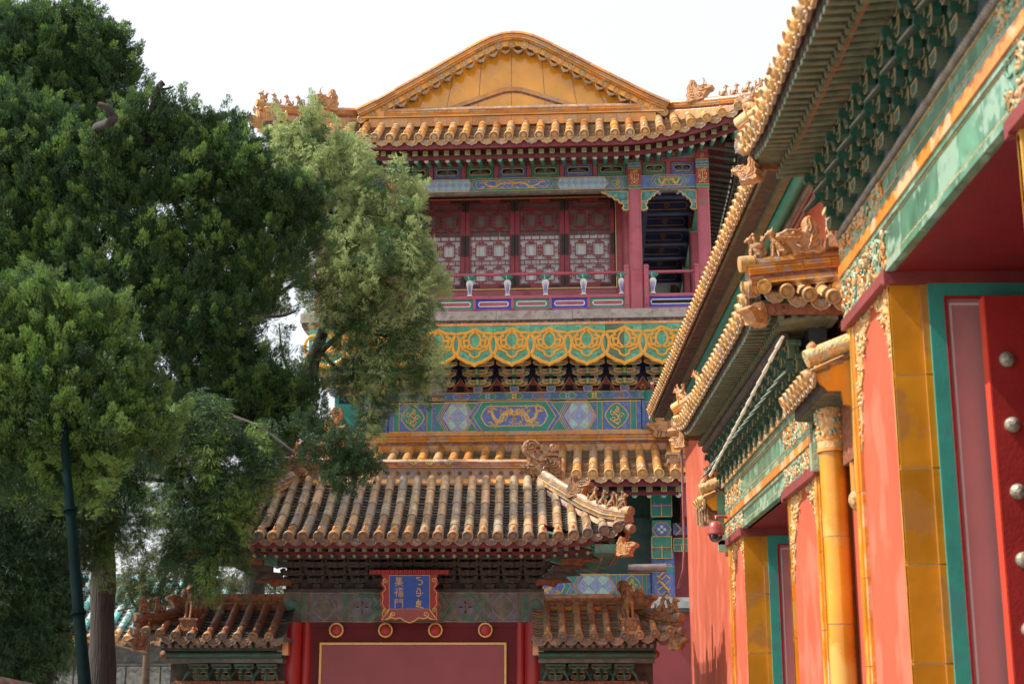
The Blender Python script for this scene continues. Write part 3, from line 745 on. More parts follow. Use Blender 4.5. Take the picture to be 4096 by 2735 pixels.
# ---- hip ridges with creatures
for sx in (-1, 1):
    for yb, sy in ((0, 1), (DEP, -1)):
        pts = []
        for i in range(9):
            t = i/8; x = lerp(3.55, 5.62, t); y = lerp(-.12, -1.46, t)
            z = interp(t, [0, .25, .5, .75, 1], [14.98, 14.86, 14.75, 14.66, 14.63])
            pts.append(Vector((sx*x, yb+sy*y, z)))
        h = MB(); ridge(h, pts, 1.0); sweep(h, pts, prof_box(.12, -.42, -.02), 'tile', .4)
        e = pts[-1]; d = (pts[-1]-pts[-2]).normalized()
        h.tube([e-d*.1+Vector((0, 0, .235)), e+d*.06+Vector((0, 0, .245))], .085, 'disc', 14)
        h.tube([e-d*.1+Vector((0, 0, -.02)), e+d*.05+Vector((0, 0, -.02))], .075, 'disc', 14)
        for k in range(3):       # disc ends below the hip
            p = pts[-1].lerp(pts[-5], .12+k*.36)+Vector((0, 0, -.1)); h.lathe(p+Vector((0, -.1*sy, 0)), (0, -sy, 0), [(.083, -.12), (.084, .02), (.07, .03), (.06, .01), (.001, .014)], 'disc', 14)
        hr = h.build('hip_ridge', hall)
        if sy < 0: continue
        dd = Vector((d.x, d.y, 0)).normalized(); vis = Vector((sx*.93, -.36, 0)).normalized()
        for k, t in enumerate((.97, .84, .72, .61)):
            i = t*8; p = pts[int(i)].lerp(pts[min(8, int(i)+1)], i-int(i)); b = MB()
            beast(b, p+Vector((0, 0, .25)), vis, .30 if k else .28, 'beast', 1 if k == 0 else 0); b.build('ridge_beast', hr)
        i = .33*8; p = pts[int(i)].lerp(pts[int(i)+1], i-int(i)); b = MB(); dragon_head(b, p+Vector((0, 0, .16)), vis, .54, 'beast'); b.build('ridge_dragon', hr)
        c = MB()      # corner beam end head
        dragon_head(c, pts[-1]+Vector((sx*.02, -.05, -.36)), vis, .34, 'beast', False, .3); c.tube([pts[-1]+Vector((-sx*.2, .2, -.32)), pts[-1]+Vector((-sx*.02, 0, -.05))], .07, 'mortar', 8)
        c.bx(sx*5.15, sx*5.6, -1.5, -1.1, 14.28, 14.42, 'eave_red'); c.build('corner_beam', hall)
# ---- eave underside: fascia board, square and round rafters
def rot_eaves(mbx, P, u0, u1, y0, pitch, fas='eave_red', sq='green', frame='gold', rnd=('rafter_white', 'rafter_teal'), back=1.4, zoff=-.12, h=.10, rs=.055, sep=.13, sl=.30, drop=.10, rm_='green'):
    n = int((u1-u0)/.3)+1
    path = [P(lerp(u0, u1, i/n), 0)+Vector((0, .07, zoff)) for i in range(n+1)]
    sweep(mbx, path, prof_box(.02, -h, .08), fas)
    sweep(mbx, [p+Vector((0, .16, -.035)) for p in path], prof_box(.14, -.01, .0), fas)
    sweep(mbx, [p+Vector((0, .30, -h*1.9)) for p in path], prof_box(.02, -h*.5, h*.5), fas)
    # soffit boards
    vs = [];
    for p in path: vs += [tuple(p+Vector((0, .25, -h*.6))), tuple(p+Vector((0, .25+back, -h*.6+back*sl)))]
    mbx.add(vs, [(2*i, 2*i+1, 2*i+3, 2*i+2) for i in range(n)], 'eave_red')
    m = round((u1-u0)/pitch)
    for k in range(m+1):
        u = lerp(u0, u1, k/m); p = P(u, 0)+Vector((0, y0, zoff-h*1.28)); q = rs
        mbx.box(p+Vector((0, .2, .03)), (q*2, .44, q*2), rm_, rx=.1)
        f = p+Vector((0, -.03, 0))
        mbx.plate([(f.x-q, f.z-q), (f.x+q, f.z-q), (f.x+q, f.z+q), (f.x-q, f.z+q)], f.y, sq)
        mbx.stroke([(f.x-q*.85, f.z-q*.85), (f.x+q*.85, f.z-q*.85), (f.x+q*.85, f.z+q*.85), (f.x-q*.85, f.z+q*.85)], q*.13, f.y-.001, frame, True, .003)
        for sg in (1, -1):
            mbx.stroke([(f.x-sg*q*.5, f.z+q*.5*0), (f.x, f.z), (f.x+sg*q*.0, f.z+sg*q*.45), (f.x+sg*q*.5, f.z+sg*q*.45)], q*.1, f.y-.001, frame, h=.002)
            mbx.stroke([(f.x, f.z), (f.x+sg*q*.45, f.z), (f.x+sg*q*.45, f.z-sg*q*.5)], q*.1, f.y-.001, frame, h=.002)
        c0 = p+Vector((0, sep+.03, -drop)); rm = rnd[k % 2]
        mbx.tube([c0, c0+Vector((0, back, back*sl))], rs*.92, rm_, 8, False)
        mbx.lathe(c0, (0, -1, 0), [(rs*.95, -.03), (rs*.97, .004), (.001, .006)], rm, 12)
        mbx.lathe(c0+Vector((0, -.007, rs*.25)), (0, -1, 0), [(rs*.38, 0), (rs*.36, .004), (rs*.22, .004), (.001, .002)], 'gold', 10)
ev = MB(); rot_eaves(ev, PU, -5.2, 5.2, .28, .238, back=1.0, sl=.2); ev.build('eave', hall)
for sd in (-1, 1):
    ev = MB(Matrix.Translation((0, DEP/2, 0)) @ Matrix.Rotation(PI/2 if sd > 0 else -PI/2, 4, 'Z'))
    def PS2(u, s):
        f = flare(u, DEP/2+1.3, .75, DEP/2-1.8); return Vector((u, -5.5-.1*f+s, UZ+f))
    rot_eaves(ev, PS2, -DEP/2-.2, DEP/2+.2, .28, .30, back=1.0, sl=.2, rm_='old_wood', fas='old_wood'); ev.build('eave', hall)
# ---- upper storey frame
CXS = (-4.32, -2.78, 2.78, 4.32)
bm = MB()     # beams under the eave and plum vent frame
def seg3(f, z0, z1, y):
    f(-4.2, -2.92, z0, z1, y); f(-2.64, 2.64, z0, z1, y); f(2.92, 4.2, z0, z1, y)
for a, b in ((-4.2, -2.92), (-2.64, 2.64), (2.92, 4.2)):
    long = b-a > 2
    k = MB(); painted_beam(k, a, b, 13.90, 14.20, -.02, ('green', 'blue') if long else ('blue', 'green'), 1.5 if long else .8, .16, .010, ends=long, dots='gold'); k.build('painted_beam', hall)
    k = MB(); painted_beam(k, a, b, 13.16, 13.47, -.06, ('green', 'blue') if long else ('blue', 'green'), 1.9 if long else .85, .155, .012, ends=long)
    k.bx(a, b, -.05, .08, 13.10, 13.162, 'faded'); k.build('painted_beam', hall)
    vf = MB()
    vf.bx(a, b, -.0, .10, 13.82, 13.90, 'plum'); vf.bx(a, b, 0, .10, 13.47, 13.50, 'plum')
    n = 7 if long else 2; pw = (b-a)/n
    for i in range(n):
        x0, x1 = a+i*pw, a+(i+1)*pw; w_ = .05
        vf.bx(x0, x0+w_, -.01, .1, 13.5, 13.82, 'plum'); vf.bx(x1-w_, x1, -.01, .1, 13.5, 13.82, 'plum')
        c_ = ('green', 'blue')[i % 2]; X0, X1, Z0, Z1 = x0+w_+.012, x1-w_-.012, 13.515, 13.80
        C = cart(X0+.06, X1-.06, Z0+.07, Z1-.06)
        vf.plate([(X0, Z0), (X1, Z0), (X1, Z1), (X0, Z1)], .02, c_)
        vf.stroke([(X0+.012, Z0+.012), (X1-.012, Z0+.012), (X1-.012, Z1-.012), (X0+.012, Z1-.012)], .004, .018, 'gold', True, .003)
        vf.plate(C, .014, 'black'); vf.stroke(C, .011, .012, 'gold', True, .012)
        xm = (X0+X1)/2; zm = Z0+.07
        for sg in (-1, 1):
            for q, rr in ((.05, .045), (.12, .038), (.17, .026)):
                vf.stroke(spiral(xm+sg*q, zm+.075-(q-.05)*.3, rr, 1.2, PI/2, sg, 10), .010, .008, 'vent_grey')
        vf.stroke([(xm, zm), (xm, zm+.13)], .018, .007, 'vent_grey'); vf.stroke([(xm-.2, zm+.02), (xm+.2, zm+.02)], .010, .008, 'vent_grey')
        vf.stroke([(xm-.03, zm+.13), (xm, zm+.16), (xm+.03, zm+.13)], .01, .007, 'vent_grey')
    vf.build('vent_frame', hall)
def column(x, y, z0, z1, r=.135, cap=True, parent=hall, rnd=False, zc=13.08):
    c = MB(); q = r; k = .03
    sec = [(-q, -q+k), (-q+k, -q), (q-k, -q), (q, -q+k), (q, q-k), (q-k, q), (-q+k, q), (-q, q-k)]
    vs = [(x+a*(1.08 if z == z0 else 1), y+b, z) for z in (z0, z1) for a, b in sec]
    c.add(vs, [(i, (i+1) % 8, 8+(i+1) % 8, 8+i) for i in range(8)], 'plum')
    c.bx(x-q*.62, x+q*.62, y-q-.012, y-q+.02, z0+.95, zc-.08, 'plum')
    if cap:
        yf = y-q
        for a, b, m in ((13.12, 13.2, 'green'), (13.2, 13.50, 'paint_red'), (13.5, 13.60, 'paint_red'), (13.60, 13.80, 'teal'), (13.66, 13.74, 'blue'), (13.8, 13.98, 'paint_red')):
            c.bx(x-q-.012, x+q+.012, yf-.012-(.004 if m == 'blue' else 0), y, a, b, m)
        for z in (13.12, 13.2, 13.6, 13.66, 13.74, 13.8): c.stroke([(x-q-.01, z), (x+q+.01, z)], .007, yf-.017, 'gold')
        for sg in (-1, 1):
            for zz in (13.27, 13.36, 13.45, 13.54): c.stroke(spiral(x+sg*.06, zz, .045, 1, zz*20, sg, 9), .009, yf-.014, 'gold')
        c.stroke([(x, 13.25), (x, 13.57)], .012, yf-.015, 'gold')
        for zz in (13.84, 13.9): c.stroke(spiral(x, zz, .05, 1, 0, 1, 9), .008, yf-.014, 'gold')
    return c.build('column', parent)
for x in CXS: column(x*1.0, 0, 10.27, 14.2)
for y in (3.2, 6.4, 9.6, 12.6):
    for x in (-4.32, 4.32): column(x, y, 10.27, 14.0)
def spandrel(x, sx, y, w=.62, h=.46, z=13.10):
    s = MB()
    P = [(0, 0), (w, 0), (w*.97, -.03), (w*.8, -.06), (w*.72, -.12), (w*.6, -.13), (w*.52, -.2), (w*.4, -.21), (w*.34, -.28), (.13, -.30), (.12, -.36), (.16, -.40), (.12, -.45), (.03, -.47), (0, -.45)]
    P = [(x+sx*a, z+b*h/.46) for a, b in P]
    s.prism(P, y+.04, y-.04, 'gold'); s.prism(inset(P, .022), y+.041, y-.048, 'green')
    s.prism([(x+sx*a, z+b) for a, b in ((.02, -.30), (.15, -.30), (.16, -.24), (.02, -.24))], y-.03, y-.056, 'gold')
    s.prism([(x+sx*a, z+b) for a, b in ((.03, -.29), (.14, -.29), (.14, -.25), (.03, -.25))], y-.03, y-.060, 'blue')
    for k, (a, b, rr) in enumerate(((.14, -.11, .06), (.3, -.10, .05), (.43, -.08, .035))): s.stroke(spiral(x+sx*a, z+b, rr, 1.4, k, sx, 12), .007, y-.050, ('blue_pale', 'teal_pale')[k % 2])
    s.build('spandrel', hall)
for x, sx, w_ in ((-2.64, 1, .62), (2.64, -1, .62), (2.92, 1, .42), (4.18, -1, .42), (-2.92, -1, .42), (-4.18, 1, .42)): spandrel(x, sx, -.02, w_)
for z in (12.72,): 
    k = MB(); k.bx(4.27, 4.37, -.16, -.13, z, z+.1, 'gold_dim'); k.bx(4.285, 4.355, -.165, -.13, z+.015, z+.085, 'faded_green'); k.build('beam_end', hall)
# rear wall with lattice doors
YD = 1.2
wl = MB()
wl.bx(-2.9, -2.38, YD, YD+.12, 10.27, 13.95, 'plum'); wl.bx(2.34, 2.9, YD, YD+.12, 10.27, 13.95, 'plum')
wl.bx(-2.9, 2.9, YD, YD+.12, 13.42, 13.95, 'plum_dk')
wl.bx(-2.38, 2.34, YD-.02, YD+.1, 10.27, 11.20, 'plum'); wl.bx(-2.38, 2.34, YD-.05, YD-.02, 10.95, 11.0, 'plum')
wl.bx(2.9, 2.98, YD, 12, 10.27, 13.95, 'dk_green'); wl.bx(-2.98, -2.9, YD, 12, 10.27, 13.95, 'dk_green')
wl.bx(-2.98, 2.98, 11.95, 12.05, 10.27, 13.95, 'plum_dk')
wl.tube([(2.62, YD-.02, 10.27), (2.62, YD-.02, 13.95)], .13, 'plum', 12); wl.tube([(-2.62, YD-.02, 10.27), (-2.62, YD-.02, 13.95)], .13, 'plum', 12)
wl.build('wall', hall)
fr = MB()
for z0, z1 in ((13.40, 13.425), (11.17, 11.195)): fr.bx(-2.40, 2.36, YD-.05, YD, z0, z1, 'gold_bright')
for x in (-2.40, 2.34): fr.bx(x, x+.022, YD-.05, YD, 11.19, 13.40, 'gold_bright')
fr.bx(-2.7, 2.7, YD-.35, YD-.3, 13.43, 13.45, 'gold_bright')
fr.build('door_frame', hall)
NL = 4; LW = 4.68/NL
for i in range(NL):
    x0 = -2.36+i*LW; x1 = x0+LW; z0, z1 = 11.2, 13.40; d = MB()
    yf = YD-.03
    for a, b in ((x0+.006, x0+.10), (x1-.10, x1-.006)): d.bx(a, b, yf-.02, yf+.06, z0, z1, 'lattice_red')
    d.bx(x0+.1, x1-.1, yf-.02, yf+.06, z1-.10, z1, 'lattice_red'); d.bx(x0+.1, x1-.1, yf-.02, yf+.06, z0, z0+.12, 'lattice_red')
    for cx_ in (x0+.05, x1-.05):
        for za, zb in ((z0+.02, z0+.3), (z0+.78, z0+1.32), (z1-.32, z1-.02)): d.prism([(cx_-.043, za+.03), (cx_, za), (cx_+.043, za+.03), (cx_+.043, zb-.03), (cx_, zb), (cx_-.043, zb-.03)], yf-.018, yf-.028, 'black_metal')
    for za in (z0+.02, z1-.09):
        for xa in (x0+.1, x1-.36): d.bx(xa, xa+.26, yf-.028, yf-.018, za, za+.06, 'black_metal')
    dd = d.build('lattice_door', hall)
    l = MB(); X0, X1 = x0+.10, x1-.10; Wd = X1-X0; r = .0105
    def vb(x, a, b, q=r): l.bx(x-q, x+q, yf, yf+.03, a, b, 'lattice_red')
    def hb(z, a, b, q=r): l.bx(a, b, yf+.002, yf+.028, z-q, z+q, 'lattice_red')
    Z0, Z1 = z0+.12, z1-.10
    for xx in (X0+.012, X1-.012): vb(xx, Z0, Z1)
    rows = [Z0+.22, Z0+.82, Z0+1.55]
    for rz in rows:
        for cc in (X0+Wd*.29, X0+Wd*.71):
            hw, hh = Wd*.135, .155
            for xx in (cc-hw, cc+hw): vb(xx, rz-hh, rz+hh, .013)
            for zz in (rz-hh, rz+hh): hb(zz, cc-hw, cc+hw, .013)
            for zz in (rz-hh-.045, rz+hh+.045):
                hb(zz, cc-hw*.55, cc+hw*.55, .012); vb(cc-hw*.3, min(zz, zz+.03*(1 if zz < rz else -1)), max(zz, zz+.03), .009); vb(cc+hw*.3, min(zz, zz+.03*(1 if zz < rz else -1)), max(zz, zz+.03), .009)
            for sg in (-1, 1):
                for zz in (-.05, .05): hb(rz+zz, min(cc+sg*hw, cc+sg*(hw+.07)), max(cc+sg*hw, cc+sg*(hw+.07)), .010)
        for zz in (rz-.245, rz+.245): hb(zz, X0, X1)
        for xx in (X0+.05, X0+Wd*.5-.035, X0+Wd*.5+.035, X1-.05):
            vb(xx, rz-.12, rz+.12)
        for xx in (X0+Wd*.5,): hb(rz-.12, xx-.035, xx+.035); hb(rz+.12, xx-.035, xx+.035)
        hb(rz+.10, X0, X0+.05); hb(rz-.10, X0, X0+.05); hb(rz+.10, X1-.05, X1); hb(rz-.10, X1-.05, X1)
    for za, zb in ((rows[0]+.245, rows[1]-.245), (rows[1]+.245, rows[2]-.245)):
        for fx in (.13, .3, .5, .7, .87): vb(X0+Wd*fx, za, zb)
    for fx in (.13, .3, .5, .7, .87): vb(X0+Wd*fx, rows[2]+.245, Z1)
    hb(rows[2]+.29, X0, X1)
    l.build('lattice', dd)
    c = MB()
    zc = z0+1.30; n = 40; vs = []
    for k in range(n+1):
        t = k/n; xx = lerp(x0+.08, x1-.08, t); yy = YD+.055+.014*math.sin(t*31+i)+.008*math.sin(t*67)
        vs += [(xx, yy, z0), (xx, yy, zc+.62)]
    c.add(vs, [(2*k, 2*k+2, 2*k+3, 2*k+1) for k in range(n)], 'curtain', True)
    c.bx(x0+.05, x1-.05, YD+.035, YD+.038, z0+1.30, z1-.08, 'pane_shadow')  # dark sheet standing in for shadow over the upper panes
    c.bx(x0+.05, x1-.05, YD+.09, YD+.1, z0, z1, 'pane_shadow')
    for fx in (.29, .71):
        c.bx(x0+.1+Wd*fx-.09, x0+.1+Wd*fx+.09, YD+.030, YD+.034, rows[2]-.13, rows[2]+.13, 'pane_shadow')
    c.build('curtain', dd)
# porch ceiling, floor and inner beams (seen through the side bay)
pc = MB(); pc.bx(-4.3, 4.3, .1, 12.5, 14.0, 14.1, 'dk_green'); pc.bx(-4.35, 4.35, 0, 12.5, 10.15, 10.27, 'stone')
for y in (.9, 2.1, 3.3, 4.5, 5.7, 6.9, 8.1):
    for sx in (-1, 1):
        pc.bx(sx*2.98, sx*4.25, y, y+.22, 13.3, 13.95, 'dk_blue')
        pc.M = Matrix.Translation((0, y, 0))
        P = cart(min(sx*3.1, sx*4.1), max(sx*3.1, sx*4.1), 13.38, 13.58); pc.stroke(P, .012, -.004, 'gold_dim', True); pc.stroke(spiral(sx*3.6, 13.48, .08, 1.5, 0, 1, 12), .01, -.004, 'gold_dim')
        pc.M = None
for sx in (-1, 1):
    pc.box((sx*3.05, 5, 13.2), (.12, 9.5, .3), 'dk_blue'); pc.box((sx*4.3, 6.5, 13.32), (.12, 12.4, .3), 'green'); pc.box((sx*4.3, 6.5, 13.98), (.12, 12.4, .22), 'blue')
    for y in range(12): pc.tube([(sx*2.985, 1.6+y*.8, 13.0), (sx*2.985, 1.9+y*.8, 13.2), (sx*2.985, 2.2+y*.8, 13.0)], .014, 'gold_dim', 4)
pc.build('porch_ceiling', hall)
# ---- balcony rail
def rail_bay(a, b, nb, off):
    r = MB(); r.tube([(a, -.05, 11.18), (b, -.05, 11.18)], .036, 'plum', 10)
    r.bx(a, b, -.09, .0, 10.60, 10.67, 'plum'); r.bx(a, b, -.1, .01, 10.27, 10.36, 'plum')
    rb = r.build('railing', hall)
    pwid = .82
    k = 0; x = b-.18 if b > 2.9 else b-.09
    pn = MB()
    n = max(1, round((b-a)/.84)); pw = (b-a)/n
    pan_ = []
    for i in range(n):
        x0, x1 = a+i*pw+.03, a+(i+1)*pw-.03; c_ = ('teal', 'blue_vivid')[(n-1-i+off) % 2]; p = MB()
        for q in (x0-.03, x1): p.bx(q, q+.03, -.085, 0, 10.36, 10.60, 'plum')
        p.bx(x0, x1, -.055, -.03, 10.36, 10.60, c_)
        C = cart(x0+.06, x1-.06, 10.425, 10.54)
        p.plate(C, -.0565, 'plum' if b < 2.9 else 'black'); p.stroke(C, .014, -.057, 'white', True, .012)
        for sg in (x0-.01, x1+.01): p.tube([(sg-.04, -.1, 10.33), (sg, -.105, 10.36), (sg+.04, -.1, 10.33)], .012, 'plum', 5)
        p.build('rail_panel', rb)
    m = max(1, round((b-a)/.835))
    for i in range(m):
        xx = a+(i+.87)*(b-a)/m if b < 2.9 else a+(i+.12 if i == 0 else i+.1)*(b-a)/m+.0
        q = MB()
        q.lathe((xx, -.05, 10.67), (0, 0, 1), [(.066, 0), (.066, .02), (.044, .04), (.044, .12), (.068, .22), (.086, .30), (.07, .35), (.05, .37)], 'white', 12)
        for sg in (-.5, 0, .5): q.tube([(xx+math.sin(sg)*.04, -.05-math.cos(sg)*.046, 10.71), (xx+math.sin(sg)*.045, -.05-math.cos(sg)*.05, 10.8), (xx+math.sin(sg)*.062, -.05-math.cos(sg)*.070, 10.9), (xx+math.sin(sg)*.07, -.05-math.cos(sg)*.084, 10.98)], [.004, .007, .008, .005], 'blue_vivid', 5)
        q.lathe((xx, -.05, 11.04), (0, 0, 1), [(.045, 0), (.09, .04), (.125, .07), (.13, .095), (.06, .11)], 'teal', 10)
        for t in range(7): q.tube([(xx+.12*math.cos(t*.9), -.05+.12*math.sin(t*.9), 11.12), (xx+.06*math.cos(t*.9), -.05+.06*math.sin(t*.9), 11.06)], .012, 'white' if t % 2 else 'teal', 5)
        q.build('baluster', rb)
rail_bay(-2.56, 2.56, 0, 0); rail_bay(3.0, 4.18, 0, 1); rail_bay(-4.18, -3.0, 0, 1)
for x in (-3.0, -2.56, 2.56, 3.0, -4.13, 4.13):
    p = MB(); p.bx(x-.055, x+.055, -.12, 0, 10.27, 11.28, 'plum'); p.bx(x-.045, x+.045, -.135, 0, 10.4, 11.1, 'plum'); p.bx(x-.065, x+.065, -.13, .01, 11.28, 11.31, 'plum'); p.bx(x-.05, x+.05, -.12, .0, 11.31, 11.34, 'plum'); p.build('rail_post', hall)
for sd in (-1, 1):
    r = MB(Matrix.Translation((0, 6.2, 0)) @ Matrix.Rotation(sd*PI/2, 4, 'Z')); r.tube([(-6, -4.37, 11.18), (6, -4.37, 11.18)], .036, 'plum', 8)
    r.bx(-6, 6, -4.41, -4.32, 10.6, 10.67, 'plum'); r.bx(-6, 6, -4.41, -4.32, 10.27, 10.36, 'plum')
    for i in range(15):
        r.bx(-5.9+.8*i, -5.86+.8*i, -4.41, -4.33, 10.36, 10.6, 'plum'); r.bx(-5.85+.8*i, -5.13+.8*i, -4.38, -4.36, 10.36, 10.6, ('teal', 'blue_vivid')[i % 2])
        r.lathe((-5.5+.8*i, -4.37, 10.67), (0, 0, 1), [(.055, 0), (.035, .04), (.037, .12), (.075, .30), (.045, .37), (.12, .45), (.03, .48)], 'white', 8)
    r.build('railing', hall)
# ---- stone slab and dark joint
st = MB()
xs = [-4.75, -3.6, -1.9, -.35, 1.35, 3.1, 4.75]
for a, b in zip(xs, xs[1:]): 
    dz = random.uniform(-.008, .008); st.bx(a+.004, b-.004, -.30, .1, 10.06+dz, 10.265+dz, 'stone')
st.bx(-4.72, 4.72, -.25, .1, 9.985, 10.06, 'stone_dk')
for sx in (-1, 1): st.bx(sx*4.2, sx*4.75, .1, 12.6, 10.0, 10.26, 'stone')
st.build('stone_edge', hall)
# ---- glazed green skirt with scalloped lower edge
def skirt(M, x0, x1, n, name):
    f = MB(M); P = (x1-x0)/n; zt, zb, zv = 9.985, 9.03, 9.24; ys = -.26
    def bot(x):      # x in -.5...5 of the period
        a = abs(x)*2
        return interp(a, [0, .07, .2, .45, .6, .8, .93, 1], [zb-.03, zb+.0, zb+.025, zb+.055, zb+.10, zb+.14, zb+.19, zv+.02])
    for i in range(n):
        c = x0+(i+.5)*P
        for k in range(2):
            a, b = c+(k-1)*P/2, c+k*P/2; m = 9
            xsn = [lerp(a, b, j/m) for j in range(m+1)]
            odd = (name == 'glazed_skirt' and i == n-3 and k == 0)
            poly = [(x, bot((x-c)/P)) for x in xsn]+[(b-.002, zt), (a+.002, zt)]
            f.prism(poly, ys+.05, ys+random.uniform(-.003, .003), 'fas_odd' if odd else 'fas_green')
        f.bx(c-P/2+.003, c+P/2-.003, ys-.01, ys+.02, zt-.05, zt+.008, 'gl_orange')
        y = ys-.006
        # scalloped lower border
        f.stroke([(c+P*t, bot(t)+.03) for t in [-.5+j/24 for j in range(25)]], .040, y, 'fas_gold', h=.012)
        # ogee outline crossing its neighbours
        W = P*.60
        up = [(-1, 9.50), (-.99, 9.58), (-.93, 9.67), (-.8, 9.74), (-.62, 9.77), (-.45, 9.76), (-.3, 9.78), (-.15, 9.82), (0, 9.86)]
        up = [(c+a*W, z) for a, z in up]; up += [(2*c-x, z) for x, z in up[::-1][1:]]
        dn = [(-1, 9.50), (-.97, 9.40), (-.9, 9.31), (-.8, 9.24)]
        f.stroke([(c+a*W, z) for a, z in dn[::-1]]+up+[(c-a*W, z) for a, z in dn], .034, y-.002, 'fas_gold', h=.012)
        for sg in (-1, 1):
            f.stroke(spiral(c+sg*.20, 9.545, .145, 1.35, PI/2+(.2*sg), -sg, 20, .2), .028, y-.004, 'fas_gold', h=.012)
            R_ = [(c+sg*.06+.19*math.cos(q), 9.60+.20*math.sin(q)) for q in [PI*.0+2*PI*k/22 for k in range(23)]]
            f.stroke(R_, .024, y-.003, 'fas_gold', True, .010)
            f.stroke([(c+sg*a, z) for a, z in ((.30, 9.50), (.27, 9.40), (.18, 9.36), (.12, 9.33), (.09, 9.25), (.0, 9.20))], .027, y-.005, 'fas_gold', h=.012)
            for (qx, qz) in ((.18, 9.86), (.26, 9.26)): f.sph((c+sg*qx, y, qz), .014, 'stone_dk', n=6)
        f.sph((c, y, 9.30), .014, 'stone_dk', n=6)
    return f.build('skirt_panels' if not name else name, hall)
skirt(None, -4.54, 4.54, 11, 'glazed_skirt')
skirt(Matrix.Translation((0, 6.1, 0)) @ Matrix.Rotation(-PI/2, 4, 'Z') @ Matrix.Translation((0, -4.24, 0)), -6.2, 6.2, 15, 'side_skirt')
skirt(Matrix.Translation((0, 6.1, 0)) @ Matrix.Rotation(PI/2, 4, 'Z') @ Matrix.Translation((0, -4.24, 0)), -6.2, 6.2, 15, 'side_skirt')
# ---- lower storey front: brackets and big painted beam at y=.7
YB = .7
lw = MB(); lw.bx(-4.1, 4.1, YB+.1, YB+.2, 5, 9.98, 'dk_blue'); lw.bx(-4.1, 4.1, YB+.06, YB+.1, 8.6, 8.72, 'paint_red'); lw.bx(-4.45, 4.45, -.2, .9, 9.9, 9.98, 'dk_green'); lw.bx(-4.1, -4.0, YB, 12, 3, 9.98, 'teal'); lw.bx(4.0, 4.1, YB, 12, 3, 9.98, 'teal'); lw.bx(-4.1, 4.1, 12, 12.1, 0, 9.98, 'plum_dk')
for i in range(10):     # boards between the bracket sets with flame motif
    x = -4.54+.826*(i+1)
    pts = [(x-.20, 8.62), (x+.20, 8.62), (x+.16, 8.75), (x+.07, 8.86), (x, 8.98), (x-.07, 8.86), (x-.16, 8.75)]
    lw.prism(pts, YB+.1, YB+.06, 'paint_red'); lw.stroke(pts, .010, YB+.058, 'gold', True)
    if i in (8, 9) or i < 2:
        for a, b in ((-.04, 8.7), (.04, 8.7), (0, 8.77)): lw.sph((x+a, YB+.05, b), .032, 'gold', n=8)
    else: lw.bx(x-.085, x+.085, YB+.04, YB+.062, 8.63, 8.79, 'black')
for sg in (-1, 1): lw.bx(sg*3.95, sg*4.05, YB-.05, YB+.1, 8.62, 9.9, 'dk_green')
lw.build('wall', hall)
b0 = MB(); bracket(b0, 0, 0, 1.0, ('teal', 'blue'), 'gold', 4, 0, .235); bs = b0.build('bracket_set', hall)
for i in range(11):
    x = -4.54+.826*(i+.5)
    if i == 0: bb = bs
    else:
        bb = bs.copy(); sc.collection.objects.link(bb)
    bb.location = (x, YB, 8.60); bb.scale = (.92, .85, .95)
    if i % 2:
        me = bb.data if i > 1 else None
b2 = MB(); b2.box((0, 0, 0), (.01, .01, .01), 'dk_green')
pb = MB(); pb.bx(-3.75, 3.75, YB-.1, YB+.1, 8.42, 8.61, 'blue')
for i in range(13):     # narrow patterned plate board
    x = -3.6+.6*i; yb = YB-.105
    P = hexpoly(x-.20, x+.20, 8.44, 8.59, .07); pb.plate(P, yb, ('green', 'blue', 'teal')[i % 3]); pb.stroke(P, .007, yb-.001, 'gold', True)
    for q in range(4): pb.plate([(x+.045*math.cos(q*1.57+.785)+.03*math.cos(t), 8.515+.045*math.sin(q*1.57+.785)+.03*math.sin(t)) for t in range(6)], yb-.008, ('gold', 'white', 'blue_pale')[i % 3] if i % 3 != 1 else 'gold_dim')
    for sg in (-1, 1): pb.stroke([(x+sg*.23, 8.44), (x+sg*.3, 8.515), (x+sg*.23, 8.59)], .014, yb-.003, 'teal')
pb.stroke([(-3.75, 8.605), (3.75, 8.605)], .008, YB-.11, 'gold'); pb.stroke([(-3.75, 8.43), (3.75, 8.43)], .008, YB-.11, 'gold')
pb.build('plate_board', hall)
k = MB(); painted_beam(k, -2.84, 2.84, 7.70, 8.40, YB-.08, ('teal', 'blue'), 1.95, .40, .026, dots='blue', pale=('blue_pale', 'teal_pale')); k.build('painted_beam', hall)
for sx in (-1, 1):
    c = MB(); x = sx*3.16
    c.tube([(x, YB, 4.0), (x, YB, 8.6)], .27, 'teal', 18)
    for z0, z1, m in ((8.25, 8.32, 'blue'), (7.78, 8.14, 'blue'), (5.0, 5.3, 'blue')): c.tube([(x, YB, z0), (x, YB, z1)], .274, m, 18)
    for z in (8.25, 8.32, 7.78, 8.14): c.tube([(x, YB, z), (x, YB, z+.015)], .278, 'gold', 18)
    c.lathe((x, YB-.268, 7.96), (0, -1, 0), [(.15, 0), (.15, .012), (.13, .014), (.001, .02)], 'gold', 16); c.lathe((x, YB-.27, 7.96), (0, -1, 0), [(.125, .012), (.12, .022), (.001, .026)], 'green', 16)
    c.stroke(spiral(x, 7.96, .08, 1.5, 0, 1, 12), .010, YB-.298, 'gold')
    c.bx(sx*3.75-.3 if sx > 0 else -4.05, sx*3.75+.3 if sx > 0 else -3.45, YB-.05, YB+.1, 7.7, 8.4, 'teal'); c.bx(sx*2.9-.04, sx*2.9+.04, YB-.12, YB, 7.7, 8.4, 'blue')
    c.build('column', hall)
